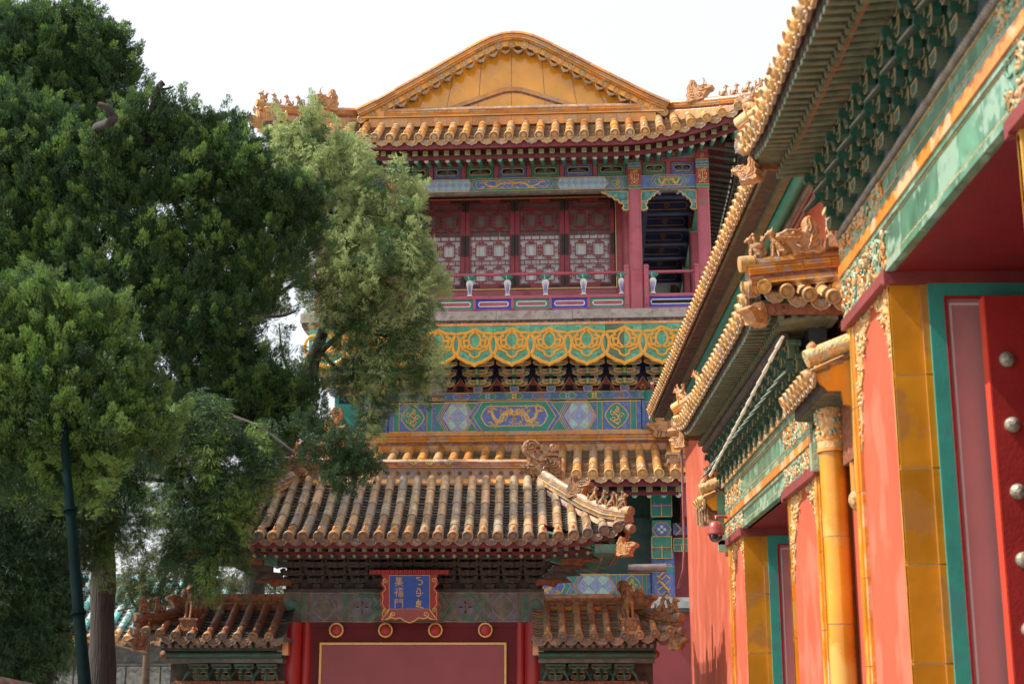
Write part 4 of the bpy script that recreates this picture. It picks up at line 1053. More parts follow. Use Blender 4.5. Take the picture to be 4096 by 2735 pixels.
# ---- lower roof
LX, LY, LZ = 3.62, -1.75, 6.33
LLX = -4.9
def PL(u, s):
    f = flare(u, 5.2, .45, 3.0) if u < 0 else 0
    return Vector((u, LY-.1*f+s, LZ+f*(1-.3*s)+.30*s+.06*s*s))
lr = MB()
def LL(u): return 2.32 if u > -3.4 else max(0, 2.32*(5.25+u)/1.85)
tile_roof(lr, PL, -5.2, LX, .345, LL, .098, .46, .085, 'tile', 'tile_front')
deck(lr, PL, -5.2, LX, LL); lr.build('lower_roof', hall)
rr = MB()
L0 = [Vector((-4.4, .52, 7.30)), Vector((3.45, .52, 7.30))]
sweep(rr, L0, [(-.1, -.16), (-.2, -.12), (-.22, -.02), (-.16, .1), (.1, .1), (.1, -.16)], 'glaze_band', .36)
sweep(rr, L0, prof_box(.12, .09, .14), 'mortar'); sweep(rr, L0, prof_mould(.14, .13, .26, .025), 'glaze_band', .5); sweep(rr, L0, prof_box(.12, .26, .29), 'mortar'); sweep(rr, L0, prof_box(.13, .29, .38), 'glaze_band', .52, jit=.004)
rr.build('lower_ridge', hall)
o = MB(); owl_finial(o, (3.22, .36, 7.46), (-1, 0, 0), .72, 'beast', .18, False); o.build('ridge_finial', hall)
o = MB(); owl_finial(o, (-4.0, .36, 7.46), (1, 0, 0), .78, 'beast', .18, False); o.build('ridge_finial', hall)
h = MB()
hp = [Vector((3.55, .5, 7.38)), Vector((3.58, -.3, 7.02)), Vector((3.6, -1.0, 6.75)), Vector((3.62, -1.55, 6.58))]
ridge(h, hp, 1.15)
h.bx(3.36, 3.74, -1.52, -1.12, 6.42, 6.62, 'glaze'); h.bx(3.30, 3.80, -1.56, -1.1, 6.62, 6.70, 'glaze_worn'); h.bx(3.34, 3.76, -1.55, -1.1, 6.70, 6.78, 'glaze_band'); h.bx(3.28, 3.8, -1.58, -1.1, 6.78, 6.83, 'glaze_worn')
h.bx(3.4, 3.7, -1.5, -1.2, 6.83, 7.0, 'glaze')
hr = h.build('hip_ridge', hall); b = MB(); dragon_head(b, (3.55, -1.35, 6.98), (-.45, -1, 0), .50, 'beast'); b.build('ridge_dragon', hr)
h = MB(); ridge(h, [PL(-3.5, 2.2)+Vector((0, 0, .1)), PL(-4.2, 1.3)+Vector((0, 0, .12)), PL(-5.15, .1)+Vector((0, 0, .15))], 1.0); h.build('hip_ridge', hall)
ev = MB(); rot_eaves(ev, PL, -4.9, LX-.1, .28, .30, back=2.2, rs=.062, sl=.2); ev.bx(-4.4, 3.6, .3, .5, 5.6, 6.6, 'dk_green'); ev.build('eave', hall)
# ---- first storey porch front below the lower roof (y ~ .2)
k = MB(); painted_beam(k, -2.4, 2.95, 3.98, 4.50, .15, ('teal', 'blue'), 2.0, .30, .02); k.bx(-3.5, 3.1, .2, .35, 4.5, 5.7, 'dk_green'); k.build('painted_beam', hall)
c = MB(); x = 3.22
c.tube([(x, .1, 0), (x, .1, 5.2)], .25, 'blue', 18)
for z0, z1, m in ((3.72, 3.86, 'teal'), (4.5, 4.62, 'teal')): c.tube([(x, .1, z0), (x, .1, z1)], .255, m, 18); c.tube([(x, .1, z1), (x, .1, z1+.015)], .258, 'gold', 18)
for k_ in range(5): c.stroke([(x-.14+.28*t/8, 3.95+k_*.11+.04*math.sin(t*1.1+k_*2)) for t in range(9)], .013, -.165, 'gold')
c.tube([(x+.1*math.sin(t*.8), -.18, 3.95+t*.07) for t in range(9)], .02, 'gold', 5)
c.build('column', hall)
c = MB()
for (x0, x1, z0, z1, y, m) in ((2.98, 3.42, 5.66, 6.12, -.35, 'teal'), (2.98, 3.4, 4.78, 5.24, -.30, 'green'), (3.45, 3.78, 4.95, 5.22, -.1, 'teal')):
    c.bx(x0, x1, y, .1, z0, z1, m)
    for z in (z0, (z0*.5+z1*.5), z1): c.bx(x0, x1, y-.012, y+.01, z-.008, z+.008, 'gold')
    for xq in (x0, x1): c.bx(xq-.008, xq+.008, y-.012, y+.01, z0, z1, 'gold')
    c.bx((x0+x1)/2-.01, (x0+x1)/2+.01, y-.014, y+.01, z0, z1*.6+z0*.4, 'gold')
c.bx(2.99, 3.41, -.36, -.345, 5.86, 5.95, 'blue'); c.bx(2.99, 3.39, -.31, -.295, 4.95, 5.02, 'faded')
k2 = hexpoly(3.0, 3.4, 5.25, 5.55, .1); c.bx(3.0, 3.4, -.2, .1, 5.25, 5.6, 'teal'); c.plate(k2, -.205, 'blue'); c.stroke(k2, .012, -.206, 'gold', True)
for q in range(4): c.sph((3.2+.06*math.cos(q*1.57), -.21, 5.4+.06*math.sin(q*1.57)), .035, 'white', (1, .3, 1))
c.bx(3.45, 3.75, -.05, .1, 5.3, 5.55, 'blue'); c.stroke([(3.5, 5.3), (3.62, 5.42), (3.5, 5.55)], .02, -.055, 'gold')
# red trefoil bargeboard end
c.prism([(3.62, 5.62), (3.9, 5.60), (3.92, 5.8), (3.88, 5.86), (3.93, 6.0), (3.9, 6.2), (3.62, 6.25)], -.5, -.72, 'plum')
c.bx(3.6, 4.2, -.3, .2, 5.5, 6.35, 'plum_dk')
c.build('bracket_set', hall)
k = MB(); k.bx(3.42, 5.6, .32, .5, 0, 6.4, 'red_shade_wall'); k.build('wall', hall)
k = MB(); k.bx(-4.1, 3.4, .62, .7, 0, 6.4, 'plum_dk'); k.build('wall', hall)

# low grey coped wall in front of the hall's corner
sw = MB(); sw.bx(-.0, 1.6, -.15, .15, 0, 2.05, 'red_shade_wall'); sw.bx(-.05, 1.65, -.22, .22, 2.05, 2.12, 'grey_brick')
sw.add([(-.05, -.25, 2.12), (1.65, -.25, 2.12), (1.65, 0, 2.34), (-.05, 0, 2.34), (1.65, .25, 2.12), (-.05, .25, 2.12)], [(0, 1, 2, 3), (3, 2, 4, 5), (0, 3, 5), (1, 4, 2)], 'grey_brick')
p0 = at(1487, 1395, 29.0)
o = sw.build('coped_wall', None, (p0.x, 29.0, p0.z-2.12)); tag(o, 'short red wall with pale grey coping below the blue dragon column', 'wall')

# loudspeaker box hung under the skirt
bx_ = MB(); bx_.bx(-.17, .17, -.11, .11, -.29, .29, 'box_grey'); bx_.bx(-.15, .15, -.122, -.108, -.27, .27, 'box_grey'); bx_.bx(-.17, .17, -.125, -.11, .27, .295, 'stone_dk')
for q in range(8): bx_.bx(-.13, .13, -.128, -.12, -.24+.06*q, -.225+.06*q, 'stone_dk')
pp = at(1003, 880, 31.75); o = bx_.build('loudspeaker_box', None, pp); tag(o, 'small brown-grey loudspeaker box hanging under the green scalloped skirt', 'loudspeaker')

# ================================================================ CENTRAL GATE (front, frontal)
gate = thing('roofed_gate', 'old tiled gate with dark brackets and plum-red door panel in the middle', 'gate', (-1.54, 21.5, 0))
GX = 2.98; GZ = 3.93; GY = -1.2
def PG(u, s):
    f = flare(u, GX, .16, 1.9); return Vector((u, GY-.08*f+s, GZ+f*(1-.3*s)+.40*s+.12*s*s))
RXH = 1.86
def LG(u): return 1.78 if abs(u) < RXH else max(0, 1.78*(GX+.02-abs(u))/(GX-RXH))
m_ = MB(); tile_roof(m_, PG, -GX, GX, .206, LG, .069, .34, .075, 'tile_old', 'tile_old', 'pan_old', 'disc_old', 'drip_old', nail='gl_orange', arcn=8)
deck(m_, PG, -GX, GX, LG, -.05); m_.build('roof', gate)
m_ = MB(Matrix.Translation((0, 1.16, 0)) @ Matrix.Rotation(PI, 4, 'Z')); tile_roof(m_, PG, -GX, GX, .206, LG, .060, .8, .4, 'tile_old', 'tile_old', 'pan_old', 'disc_old', 'drip_old', discs=True, arcn=5); m_.build('roof', gate)
for sd in (-1, 1):      # short hipped ends
    def PE(u, s, sd=sd): f = flare(u, 1.8, .16, .7); return Vector((u, -GX+s*.62, GZ+f*(1-.3*s)+.40*s+.12*s*s))
    m_ = MB(Matrix.Translation((0, .58, 0)) @ Matrix.Rotation(sd*PI/2, 4, 'Z')); tile_roof(m_, PE, -1.75, 1.75, .206, lambda u: max(0, 1.78*(1.78-abs(u))/1.78), .06, .4, .2, 'tile_old', 'tile_old', 'pan_old', 'disc_old', 'drip_old', arcn=5); m_.build('roof', gate)
# main ridge
zR = 4.93; yR = .62
r = MB(); L0 = [Vector((-1.62, yR, zR)), Vector((1.62, yR, zR))]
sweep(r, L0, [(-.06, -.12), (-.15, -.10), (-.17, 0), (-.12, .06), (.12, .06), (.17, 0), (.15, -.1), (.06, -.12)], 'glaze_band', .24)
sweep(r, L0, prof_box(.12, .055, .075), 'glaze_band', .5)
sweep(r, L0, prof_box(.10, .075, .26), 'glaze_worn', .52); sweep(r, L0, prof_mould(.105, .235, .28, .02), 'glaze_band', .52); sweep(r, L0, prof_box(.09, .28, .34), 'mortar'); sweep(r, L0, prof_round(.095, .335, .05), 'tile_front', .36, jit=.003)
for i in range(21):
    x = -1.55+.155*i
    for q in range(6): r.sph((x+.022*math.cos(q*1.05), yR-.105, zR+.165+.022*math.sin(q*1.05)), .013, 'beast_old', n=5)
    r.sph((x, yR-.11, zR+.165), .012, 'beast_old', n=5)
r.build('ridge', gate)
for sx in (-1, 1):
    o = MB(); owl_finial(o, (sx*1.72, yR, zR-.02), (-sx, 0, 0), .70, 'beast_old', .15, sx > 0); o.build('ridge_finial', gate)
    for sy in (1, -1):
        pts = []
        for i in range(9):
            t = i/8; u = lerp(RXH-.02, GX+.03, t); y = lerp(yR-.1, GY-.02, t)
            pts.append(Vector((sx*u, y if sy > 0 else 1.16-y, interp(t, [0, .25, .5, .75, 1], [zR-.02, 4.66, 4.40, 4.20, 4.10]))))
        h = MB(); ridge(h, pts, .82, ('tile_old', 'mortar', 'tile_old', 'tile_old'), .3)
        e = pts[-1]; d = (pts[-1]-pts[-2]).normalized(); h.tube([e-d*.08+Vector((0, 0, .18)), e+d*.07+Vector((0, 0, .19))], .07, 'disc_old', 12); h.tube([e-d*.1+Vector((0, 0, -.03)), e+d*.10+Vector((0, 0, -.05))], .06, 'disc_old', 12)
        hr = h.build('hip_ridge', gate)
        if sy < 0: continue
        vis = Vector((sx*.85, -.45, 0))
        for k_, t in enumerate((.95, .83, .73, .63)):
            i = t*8; p = pts[int(i)].lerp(pts[min(8, int(i)+1)], i-int(i)); b = MB(); beast(b, p+Vector((0, 0, .2)), vis, .235, 'beast_old', 1 if k_ == 0 else 0); b.build('ridge_beast', hr)
        i = .44*8; p = pts[int(i)].lerp(pts[int(i)+1], i-int(i)); b = MB(); dragon_head(b, p+Vector((0, 0, .14)), vis, .33, 'beast_old', False); b.build('ridge_dragon', hr)
        c = MB(); dragon_head(c, Vector((sx*(GX-.02), GY-.08, 3.66)), vis, .26, 'beast', False, .3); c.bx(sx*2.55, sx*2.98, GY, GY+.4, 3.72, 3.84, 'faded_green'); c.build('corner_beam', gate)
ev = MB(); rot_eaves(ev, PG, -2.78, 2.78, .16, .155, sq='old_end', frame='old_end', rnd=('old_end', 'faded_green'), back=.9, rs=.030, h=.055, zoff=-.075, sep=.1, sl=.25, drop=.075); ev.build('eave', gate)
for sd in (-1, 1):
    ev = MB(Matrix.Translation((0, .58, 0)) @ Matrix.Rotation(sd*PI/2, 4, 'Z'))
    rot_eaves(ev, lambda u, s: Vector((u, -GX+s, GZ+flare(u, 1.8, .16, .7))), -1.6, 1.6, .16, .155, sq='old_end', frame='old_end', rnd=('old_end', 'old_end'), back=.8, rs=.030, h=.055, zoff=-.075, sep=.1, sl=.25, drop=.075); ev.build('eave', gate)
wl = MB(); wl.bx(-1.85, 1.85, .05, 1.1, 3.3, 3.98, 'old_wood'); wl.bx(-2.0, 2.0, -.7, 1.6, 3.93, 3.96, 'old_wood'); wl.build('wall', gate)
b0 = MB(); bracket(b0, 0, 0, 1.0, ('old_wood', 'old_wood'), 'old_wood', 4, 0, .28); b0 = b0.build('bracket_set', gate); b0.location = (-1.72, .05, 3.33); b0.scale = (.52, .55, .50)
for i in range(1, 12):
    bb = b0.copy(); sc.collection.objects.link(bb); bb.location = (-1.72+.313*i, .05, 3.33)
for sx in (-1, 1):      # carved rotten corner brackets sloping out
    c = MB()
    for k_ in range(6):
        x0 = sx*(1.75+.12*k_); z = 3.45+.085*k_
        P = [(x0, z), (x0+sx*.40, z+.05), (x0+sx*.52, z-.03), (x0+sx*.33, z-.04), (x0+sx*.28, z-.10), (x0+sx*.15, z-.07), (x0, z-.08)]
        c.prism(P, .0-.13*k_, -.14-.13*k_, 'old_wood' if k_ % 3 else 'rust')
    c.build('corner_bracket', gate)
k = MB(); painted_beam(k, -1.62, 1.62, 2.86, 3.29, 0, ('faded', 'faded_green'), 1.05, .2, .02, faded=True, ends=True)
for sx in (-1, 1): k.bx(sx*1.62, sx*1.87, -.03, .12, 2.86, 3.29, 'faded'); k.lathe((sx*1.745, -.03, 3.08), (0, -1, 0), [(.11, 0), (.1, .012), (.001, .014)], 'faded_green', 14)
k.bx(-1.87, 1.87, -.05, .1, 3.29, 3.33, 'old_wood'); k.build('painted_beam', gate)
d = MB(); d.bx(-1.6, 1.6, .02, .1, 1.2, 2.86, 'gate_dk'); d.bx(-1.6, 1.6, -.0, .04, 2.79, 2.86, 'gate_dk')
for sx in (-1, 1):
    d.tube([(sx*1.72, .0, 0), (sx*1.72, .0, 2.86)], .13, 'gate_red', 20); d.tube([(sx*1.53, .05, 0), (sx*1.53, .05, 2.86)], .07, 'gate_red', 12)
    d.bx(sx*1.3, sx*1.55, .03, .1, 0, 2.8, 'gate_red')
d.build('door_frame', gate)
d = MB(); d.bx(-1.31, 1.31, -.008, .018, 0, 2.56, 'gate_panel'); dp = d.build('door_panel', gate)
gfr = MB()
for a, b, c_, e in ((-1.33, 1.33, 2.545, 2.575), (-1.33, -1.30, 0, 2.545), (1.30, 1.33, 0, 2.545)): gfr.bx(a, b, -.03, .05, c_, e, 'gold_bright')
for a, b, c_, e in ((-1.30, 1.30, 2.528, 2.545), (-1.30, -1.285, 0, 2.528), (1.285, 1.30, 0, 2.528)): gfr.bx(a, b, .0, .05, c_, e, 'gold_dim')
gfr.build('gilt_frame', dp)
for x in (-1.09, -.39, .32, 1.03):
    p = MB(); p.lathe((x, -.0, 2.745), (0, -1, 0), [(.10, 0), (.108, .10), (.105, .12), (.085, .125), (.08, .10), (.075, .10)], 'gold_bright', 12, False)
    p.lathe((x, 0, 2.745), (0, -1, 0), [(.08, .05), (.08, .105), (.06, .12), (.001, .125)], 'gate_red', 16); p.build('door_peg', gate)
# wings
for sx, wid in ((-1, 1.90), (1, 1.88)):
    wg = MB(); x0 = 1.80; x1 = x0+wid; z0 = 2.60; YW = -.95
    def PW(u, s):    # u measured outwards from the gate
        f = flare(max(0, u-x0), wid, .10, .9); return Vector((sx*u, YW-.03*f+s, z0+f*(1-.4*s)+.38*s+.12*s*s))
    HX = x0+wid*.60
    def LWg(u): return 1.05 if abs(u) < HX else max(0, 1.05*(x1+.03-abs(u))/(x1-HX))
    def PW2(u, s): f = flare(max(0, abs(u)-x0), wid, .10, .9); return Vector((u, YW-.03*f+s, z0+f*(1-.4*s)+.38*s+.12*s*s))
    a, b = (x0, x1) if sx > 0 else (-x1, -x0)
    tm, pm = ('tile_old', 'pan') if sx > 0 else ('tile_shaded', 'pan_old')  # left wing takes the tiles with tree shade in their colour
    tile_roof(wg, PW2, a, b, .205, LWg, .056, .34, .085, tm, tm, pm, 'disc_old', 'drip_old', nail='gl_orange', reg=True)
    deck(wg, PW2, a, b, LWg, -.05); wr = wg.build('wing_roof', gate)
    wg = MB(Matrix.Translation((0, 2*YW+2.2+0, 0)) @ Matrix.Scale(-1, 4, (0, 1, 0)) if False else Matrix.Translation((0, .2, 0)) @ Matrix.Scale(-1, 4, (0, 1, 0)))
    tile_roof(wg, PW2, a, b, .205, LWg, .056, .5, .3, 'tile_shaded', 'tile_shaded', 'pan_old', 'disc_old', 'drip_old', arcn=5); wg.build('wing_roof', gate)
    r = MB(); L0 = [Vector((sx*x0, .1, 3.03)), Vector((sx*(HX+.05), .1, 3.03))]
    sweep(r, L0, [(-.05, -.1), (-.13, -.08), (-.15, .0), (-.1, .05), (.1, .05), (.15, 0), (.13, -.08), (.05, -.1)], 'glaze_band' if sx > 0 else 'beast_dim', .24)
    sweep(r, L0, prof_box(.08, .05, .07), 'mortar'); sweep(r, L0, prof_mould(.09, .07, .17, .02), 'beast_old' if sx > 0 else 'beast_dim', .42); sweep(r, L0, prof_box(.08, .17, .235), 'glaze_worn' if sx > 0 else 'beast_dim', .5)
    r.build('wing_ridge', gate)
    bm_ = 'beast_old' if sx > 0 else 'beast_dim'  # left wing creatures darker too, tree shade put into the colour
    o = MB(); owl_finial(o, (sx*(HX+.10), .08, 3.0), (-sx, 0, 0), .46, bm_, .14, False)
    # descending ridge end block
    o.tube([(sx*(HX+.05), 0, 3.1), (sx*(HX+.1), -.5, 2.86), (sx*(HX+.1), -.75, 2.82)], .07, bm_, 8)
    o.bx(sx*(HX+.1)-.11, sx*(HX+.1)+.11, -.85, -.55, 2.60, 2.70, 'gl_orange' if sx > 0 else bm_); o.bx(sx*(HX+.1)-.14, sx*(HX+.1)+.14, -.87, -.55, 2.70, 2.74, bm_); o.bx(sx*(HX+.1)-.11, sx*(HX+.1)+.11, -.85, -.55, 2.74, 2.84, bm_)
    o.bx(sx*(HX+.1)-.13, sx*(HX+.1)+.13, -.86, -.55, 2.84, 2.87, bm_)
    beast(o, (sx*(HX+.1), -.7, 2.85), (sx*.2, -1, 0), .50, bm_)
    o.build('ridge_finial', gate)
    pts = [Vector((sx*lerp(HX+.12, x1+.02, t), lerp(-.05, YW+.0, t), interp(t, [0, .5, 1], [3.0, 2.80, 2.72]))) for t in (0, .2, .4, .6, .8, 1)]
    h = MB(); ridge(h, pts, .72, ('tile_shaded', 'mortar', bm_, bm_), .26); e = pts[-1]; d_ = (pts[-1]-pts[-2]).normalized(); h.tube([e-d_*.06+Vector((0, 0, .15)), e+d_*.06+Vector((0, 0, .16))], .06, 'disc_old', 12)
    h.tube([e-d_*.06+Vector((0, 0, -.02)), e+d_*.08+Vector((0, 0, -.03))], .055, 'disc_old', 12); hr = h.build('hip_ridge', gate)
    for k_, t in enumerate((.92, .68)):
        p = pts[int(t*5)].lerp(pts[int(t*5)+1], t*5-int(t*5)); b_ = MB(); beast(b_, p+Vector((0, 0, .17)), (sx*.8, -.4, 0), .24, bm_, 1 if k_ == 0 else 0); b_.build('ridge_beast', hr)
    p = pts[1].lerp(pts[2], .6); b_ = MB(); dragon_head(b_, p+Vector((0, 0, .13)), (sx*.85, -.4, 0), .30, bm_, False); b_.build('ridge_dragon', hr)
    c = MB(); dragon_head(c, Vector((sx*(x1-.02), YW-.0, 2.42)), (sx*.8, -.5, 0), .24, bm_, False, .3)
    c.build('corner_beam', gate)
    # cornice of glazed rafters and beams under the wing eave, brackets, wall
    w_ = MB(); xa, xb = (x0-.02, x1-.28)
    def XX(a_, b_): return (a_, b_) if sx > 0 else (-b_, -a_)
    A_, B_ = XX(xa, xb)
    w_.bx(A_, B_, YW+.15, .3, 2.50, 2.56, 'old_wood'); w_.bx(A_, B_, YW+.22, .3, 2.44, 2.50, 'old_wood')
    for q in range(16): w_.bx(A_+.1*q+.02, A_+.1*q+.07, YW+.08, YW+.3, 2.47, 2.52, 'faded')
    w_.bx(A_, B_, YW+.42, .3, 2.36, 2.44, 'brk_green'); w_.bx(A_, B_, YW+.40, .3, 2.335, 2.36, 'dk_green'); w_.bx(A_, B_, YW+.46, .3, 2.28, 2.335, 'faded')
    w_.lathe((sx*xb, YW+.42, 2.39), (0, -1, 0), [(.06, -.1), (.06, .02), (.001, .03)], 'rust', 12); w_.tube([(A_, YW+.42, 2.39), (B_, YW+.42, 2.39)], .045, 'brk_green', 10)
    w_.bx(A_, B_, -.1, .4, 2.0, 2.3, 'old_wood'); w_.bx(*XX(xa, xb-.1), -.25, .4, 0, 2.04, 'beast_dim')
    for q in range(5): w_.bx(A_+.3*q+.05, A_+.3*q+.33, -.262, -.25, 1.7, 2.02, 'rust' if q % 2 else 'beast_dim')
    w_.bx(*XX(x0-.10, x0+.05), -.55, -.40, 2.38, 2.62, 'gl_orange'); w_.bx(*XX(x0-.12, x0+.02), -.9, -.2, 2.56, 2.60, 'gl_pale' if False else 'faded')
    w_.build('wing_wall', gate)
    for q in range(4):
        b_ = MB()
        cx_ = sx*(x0+.22+.32*q)
        for k_ in range(2):
            yy = -.16-.1*k_; zz = 2.05+.10*k_
            edged(b_, [(cx_+px, zz+pz) for px, pz in arm_poly(.10+.03*k_, .07)], yy+.03, yy-.03, 'brk_green', 'brk_edge', .012)
            for s3 in (-1, 0, 1): block(b_, cx_+s3*(.09+.03*k_), yy, zz+.065, .045, 'brk_green', 'brk_edge')
        # curled beaks
        for s3, dx in ((-1, -.12), (0, 0), (1, .12)):
            b_.tube([(cx_+dx*.6, -.2, 2.19), (cx_+dx*1.0, -.34, 2.17), (cx_+dx*1.3, -.42, 2.10), (cx_+dx*1.5, -.46, 2.03)], [.028, .026, .018, .006], 'brk_green' if q % 3 else 'faded_green', 6)
        b_.bx(cx_-.14, cx_+.14, -.36, -.1, 2.235, 2.27, 'brk_green')
        b_.build('bracket_set', gate)

# weeds on the gate ridge
def weed(x, label):
    wd_ = MB()
    for k_ in range(7):
        a = k_*.9; wd_.add([(0, 0, 0), (.05*math.cos(a)-.01, .05*math.sin(a), .05), (.10*math.cos(a), .10*math.sin(a), .07+.02*math.sin(k_*2)), (.05*math.cos(a)+.015, .05*math.sin(a)+.015, .045)], [(0, 1, 2, 3)], 'leaf_pale')
    wd_.tube([(0, 0, -.02), (0, 0, .05)], .005, 'twig', 5)
    o = wd_.build('weed', None, (x, 22.0, 5.20)); tag(o, label, 'weed', 'weeds growing on the gate ridge')
c0 = at(948, 1056, 22.0).x
weed(c0, 'green weed on the gate ridge, nearest the dark cypress sprig'); weed(at(984, 1056, 22).x, 'small weed sprouting in the middle of the three on the gate ridge'); weed(at(1027, 1056, 22).x, 'weed on the gate ridge nearest the swirling finial')

# plaque
pl = thing('name_plaque', 'blue gate plaque with gold characters in a scalloped red frame under the eave', 'plaque', (at(940, 1390, 21.15).x, 21.12, 3.03))
pl.rotation_euler = (R(12), 0, 0)
q = MB()
def P2(px, pz): return (px, pz)
FW, FH = .36, .36
outer = [(-.42, -.17)]
L_ = [(-.40, -.19), (-.42, -.10), (-.37, -.03), (-.42, .06), (-.40, .14), (-.42, .22), (-.36, .28), (-.41, .35), (-.38, .43), (-.40, .48)]
P_ = [(x, z) for x, z in L_]+[(-x, z) for x, z in L_[::-1]]+[(.34, -.16), (-.34, -.16)]
q.prism(P_, .02, -.03, 'plaque_red')
q.bx(-.56, .56, -.10, .03, .49, .55, 'plaque_red')
for k_ in range(18): q.tube([(-.54+.0635*k_, -.10, .492), (-.54+.0635*k_, -.10, .548)], .02, 'plaque_red', 6)
q.prism([(-.27, -.05), (.31, -.05), (.27, .0), (.27, -.05)], 0, -.03, 'plaque_red') if False else None
for sx in (-1, 1): q.stroke([(sx*(a-.0), b) for a, b in ((.37, -.14), (.385, -.06), (.345, -.0), (.385, .08), (.37, .15), (.385, .22), (.335, .28), (.375, .35), (.355, .42))], .006, -.033, 'gold_bright')
for sx in (-1, 1):
    for z in (-.02, .40): q.stroke(spiral(sx*.345, z, .04, 1.4, 0, sx, 12), .006, -.033, 'gold_bright')
q.prism([(-.29, .0), (.29, .0), (.39, -.155), (.30, -.16), (.24, -.12), (.14, -.135), (.06, -.185), (0, -.20), (-.06, -.185), (-.14, -.135), (-.24, -.12), (-.30, -.16), (-.39, -.155)], -.03, -.055, 'gate_panel')
q.stroke([(-.29, 0), (-.39, -.155), (-.30, -.13), (-.24, -.06)]+spiral(-.22, -.09, .035, .9, PI/2, -1, 8)[:0], .009, -.058, 'gold_bright')
for sx in (-1, 1):
    q.stroke([(sx*a, b) for a, b in ((.28, .0), (.39, -.15), (.31, -.14), (.26, -.115), (.20, -.135), (.13, -.12), (.07, -.165), (0, -.19))], .009, -.058, 'gold_bright')
    q.stroke(spiral(sx*.23, -.075, .045, 1.3, -PI/2, sx, 12), .008, -.058, 'gold_bright')
q.build('frame', pl)
f_ = MB(); f_.bx(-.285, .285, -.045, -.03, .0, .47, 'plaque_blue')
f_.stroke([(-.285, 0), (.285, 0), (.285, .47), (-.285, .47)], .007, -.047, 'gold_bright', True); f_.build('panel', pl)
t_ = MB()
def glyph(strokes, ox, oz, s, wd=.0075):
    for st_ in strokes: t_.stroke([(ox+x*s/10, oz+(10-z)*s/10-s) for x, z in st_], wd, -.049, 'gold_bright', h=.004)
JI = [[(3.4, 0), (1.8, 2.6)], [(2.6, 1.6), (2.6, 6)], [(5.4, 0), (6, 1)], [(2.6, 1.5), (8.4, 1.2)], [(2.6, 2.8), (8, 2.6)], [(2.6, 4.1), (8, 3.9)], [(5.4, 1.4), (5.4, 5.4)], [(2.6, 5.5), (9, 5.3)],
      [(.6, 6.9), (9.4, 6.6)], [(5, 5.6), (5, 10)], [(4.8, 6.9), (3, 8.6), (.8, 9.6)], [(5.2, 6.9), (7, 8.4), (9.4, 9.6)]]
FU = [[(2.2, 0), (3, 1)], [(.6, 2), (4, 1.8), (2.6, 4), (.4, 6)], [(2.4, 4), (2.4, 10)], [(3, 4.4), (4, 5.2)], [(4.8, .8), (9.6, .6)], [(5.4, 2), (8.8, 1.8), (8.6, 3.8), (5.6, 4), (5.4, 2)], [(5, 5), (9.4, 4.9), (9.2, 9.6), (5.2, 9.7), (5, 5)], [(7.2, 5), (7.2, 9.6)], [(5.1, 7.2), (9.2, 7.1)]]
MEN = [[(1, .6), (1, 10)], [(1, .8), (4, .6), (4, 4), (1, 4.1)], [(1, 2.4), (4, 2.3)], [(6, .6), (9, .5), (9, 10), (8, 9)], [(6, .6), (6, 4), (9, 3.9)], [(6, 2.3), (9, 2.2)]]
for g_, z in ((JI, .45), (FU, .30), (MEN, .145)): glyph(g_, -.215, z, .132, .0056)
M1 = [[(2, 1), (7, .6), (4, 3), (8, 4), (8.4, 6.5), (6.4, 8.2), (4.4, 7.6)], [(2, 1), (3, 2)]]
M2 = [[(3, .8), (6.8, .6), (3.2, 2.6), (6.6, 2.4), (6.4, 5.6), (2.6, 5.8), (3, 3)], [(6.4, 5.6), (7, 7), (5, 8.6), (2.4, 8.2)], [(8.2, 5), (8.8, 5.8)]]
M3 = [[(2.6, 3), (2.8, 6.6), (6.6, 6.4), (7, 2.6), (2.6, 3)], [(4.6, .6), (4.8, 6.4)], [(2.6, 4.6), (7, 4.4)], [(2.8, 6.8), (1.6, 8), (5, 8.2), (9.6, 9.6)]]
for g_, z in ((M1, .45), (M2, .30), (M3, .145)): glyph(g_, .065, z, .138, .0078)
t_.build('characters', pl)

# steel downpipe end sticking out beside the gate roof
pe = MB(); a = at(1440, 1303, 21.6); b = at(1525, 1301, 21.6)
pe.tube([a, b], .062, 'pipe', 14); pe.tube([b-Vector((.0, 0, 0)), b+Vector((.012, 0, 0))], .067, 'pipe', 14); pe.tube([b+Vector((0, 0, .03)), b+Vector((.08, 0, .05)), b+Vector((.10, -.02, .02))], .008, 'pipe', 5)
o = pe.build('metal_pipe'); tag(o, 'grey steel pipe end sticking out beside the gate roof corner', 'pipe')

# ================================================================ RIGHT SIDE: glazed gates and long wall (run along +Y)
def atX(px, py, X):
    v = at(px, py, 1.0)-Vector((0, 0, CAMZ)); return Vector((X, v.y*X/v.x, CAMZ+v.z*X/v.x))
def relief(mb, x0, x1, z0, z1, y, n, cols=('gl_relief', 'gl_pale', 'gl_orange'), rr=.014):
    rd = random.Random(int(x0*100+z0*37))
    for i in range(n):
        cx, cz = rd.uniform(x0, x1), rd.uniform(z0, z1); s = rd.uniform(.6, 1.3)*min(z1-z0, .2)*.32; a = rd.uniform(0, 6); m = rd.choice(cols); sg = rd.choice((-1, 1))
        pts = [(max(x0, min(x1, px)), y-rr*.3, max(z0, min(z1, pz))) for px, pz in spiral(cx, cz, s, rd.uniform(.5, 1.2), a, sg, 7)]
        mb.tube(pts, [rr*(.5+.8*math.sin(PI*k/7)) for k in range(8)], m, 5, False)
def pilaster(mb, x0, x1, y0, y1, z0, z1, m, step=.62):
    """glazed tile strip with pale joints"""
    z = z1; k = 0
    mb.bx(x0+.006, x1-.006, y0+.006, y1, z0, z1, 'joint')
    while z > z0:
        a = max(z0, z-step); mb.bx(x0, x1, y0, y1+.001, a+.004, z-.003, m); z = a
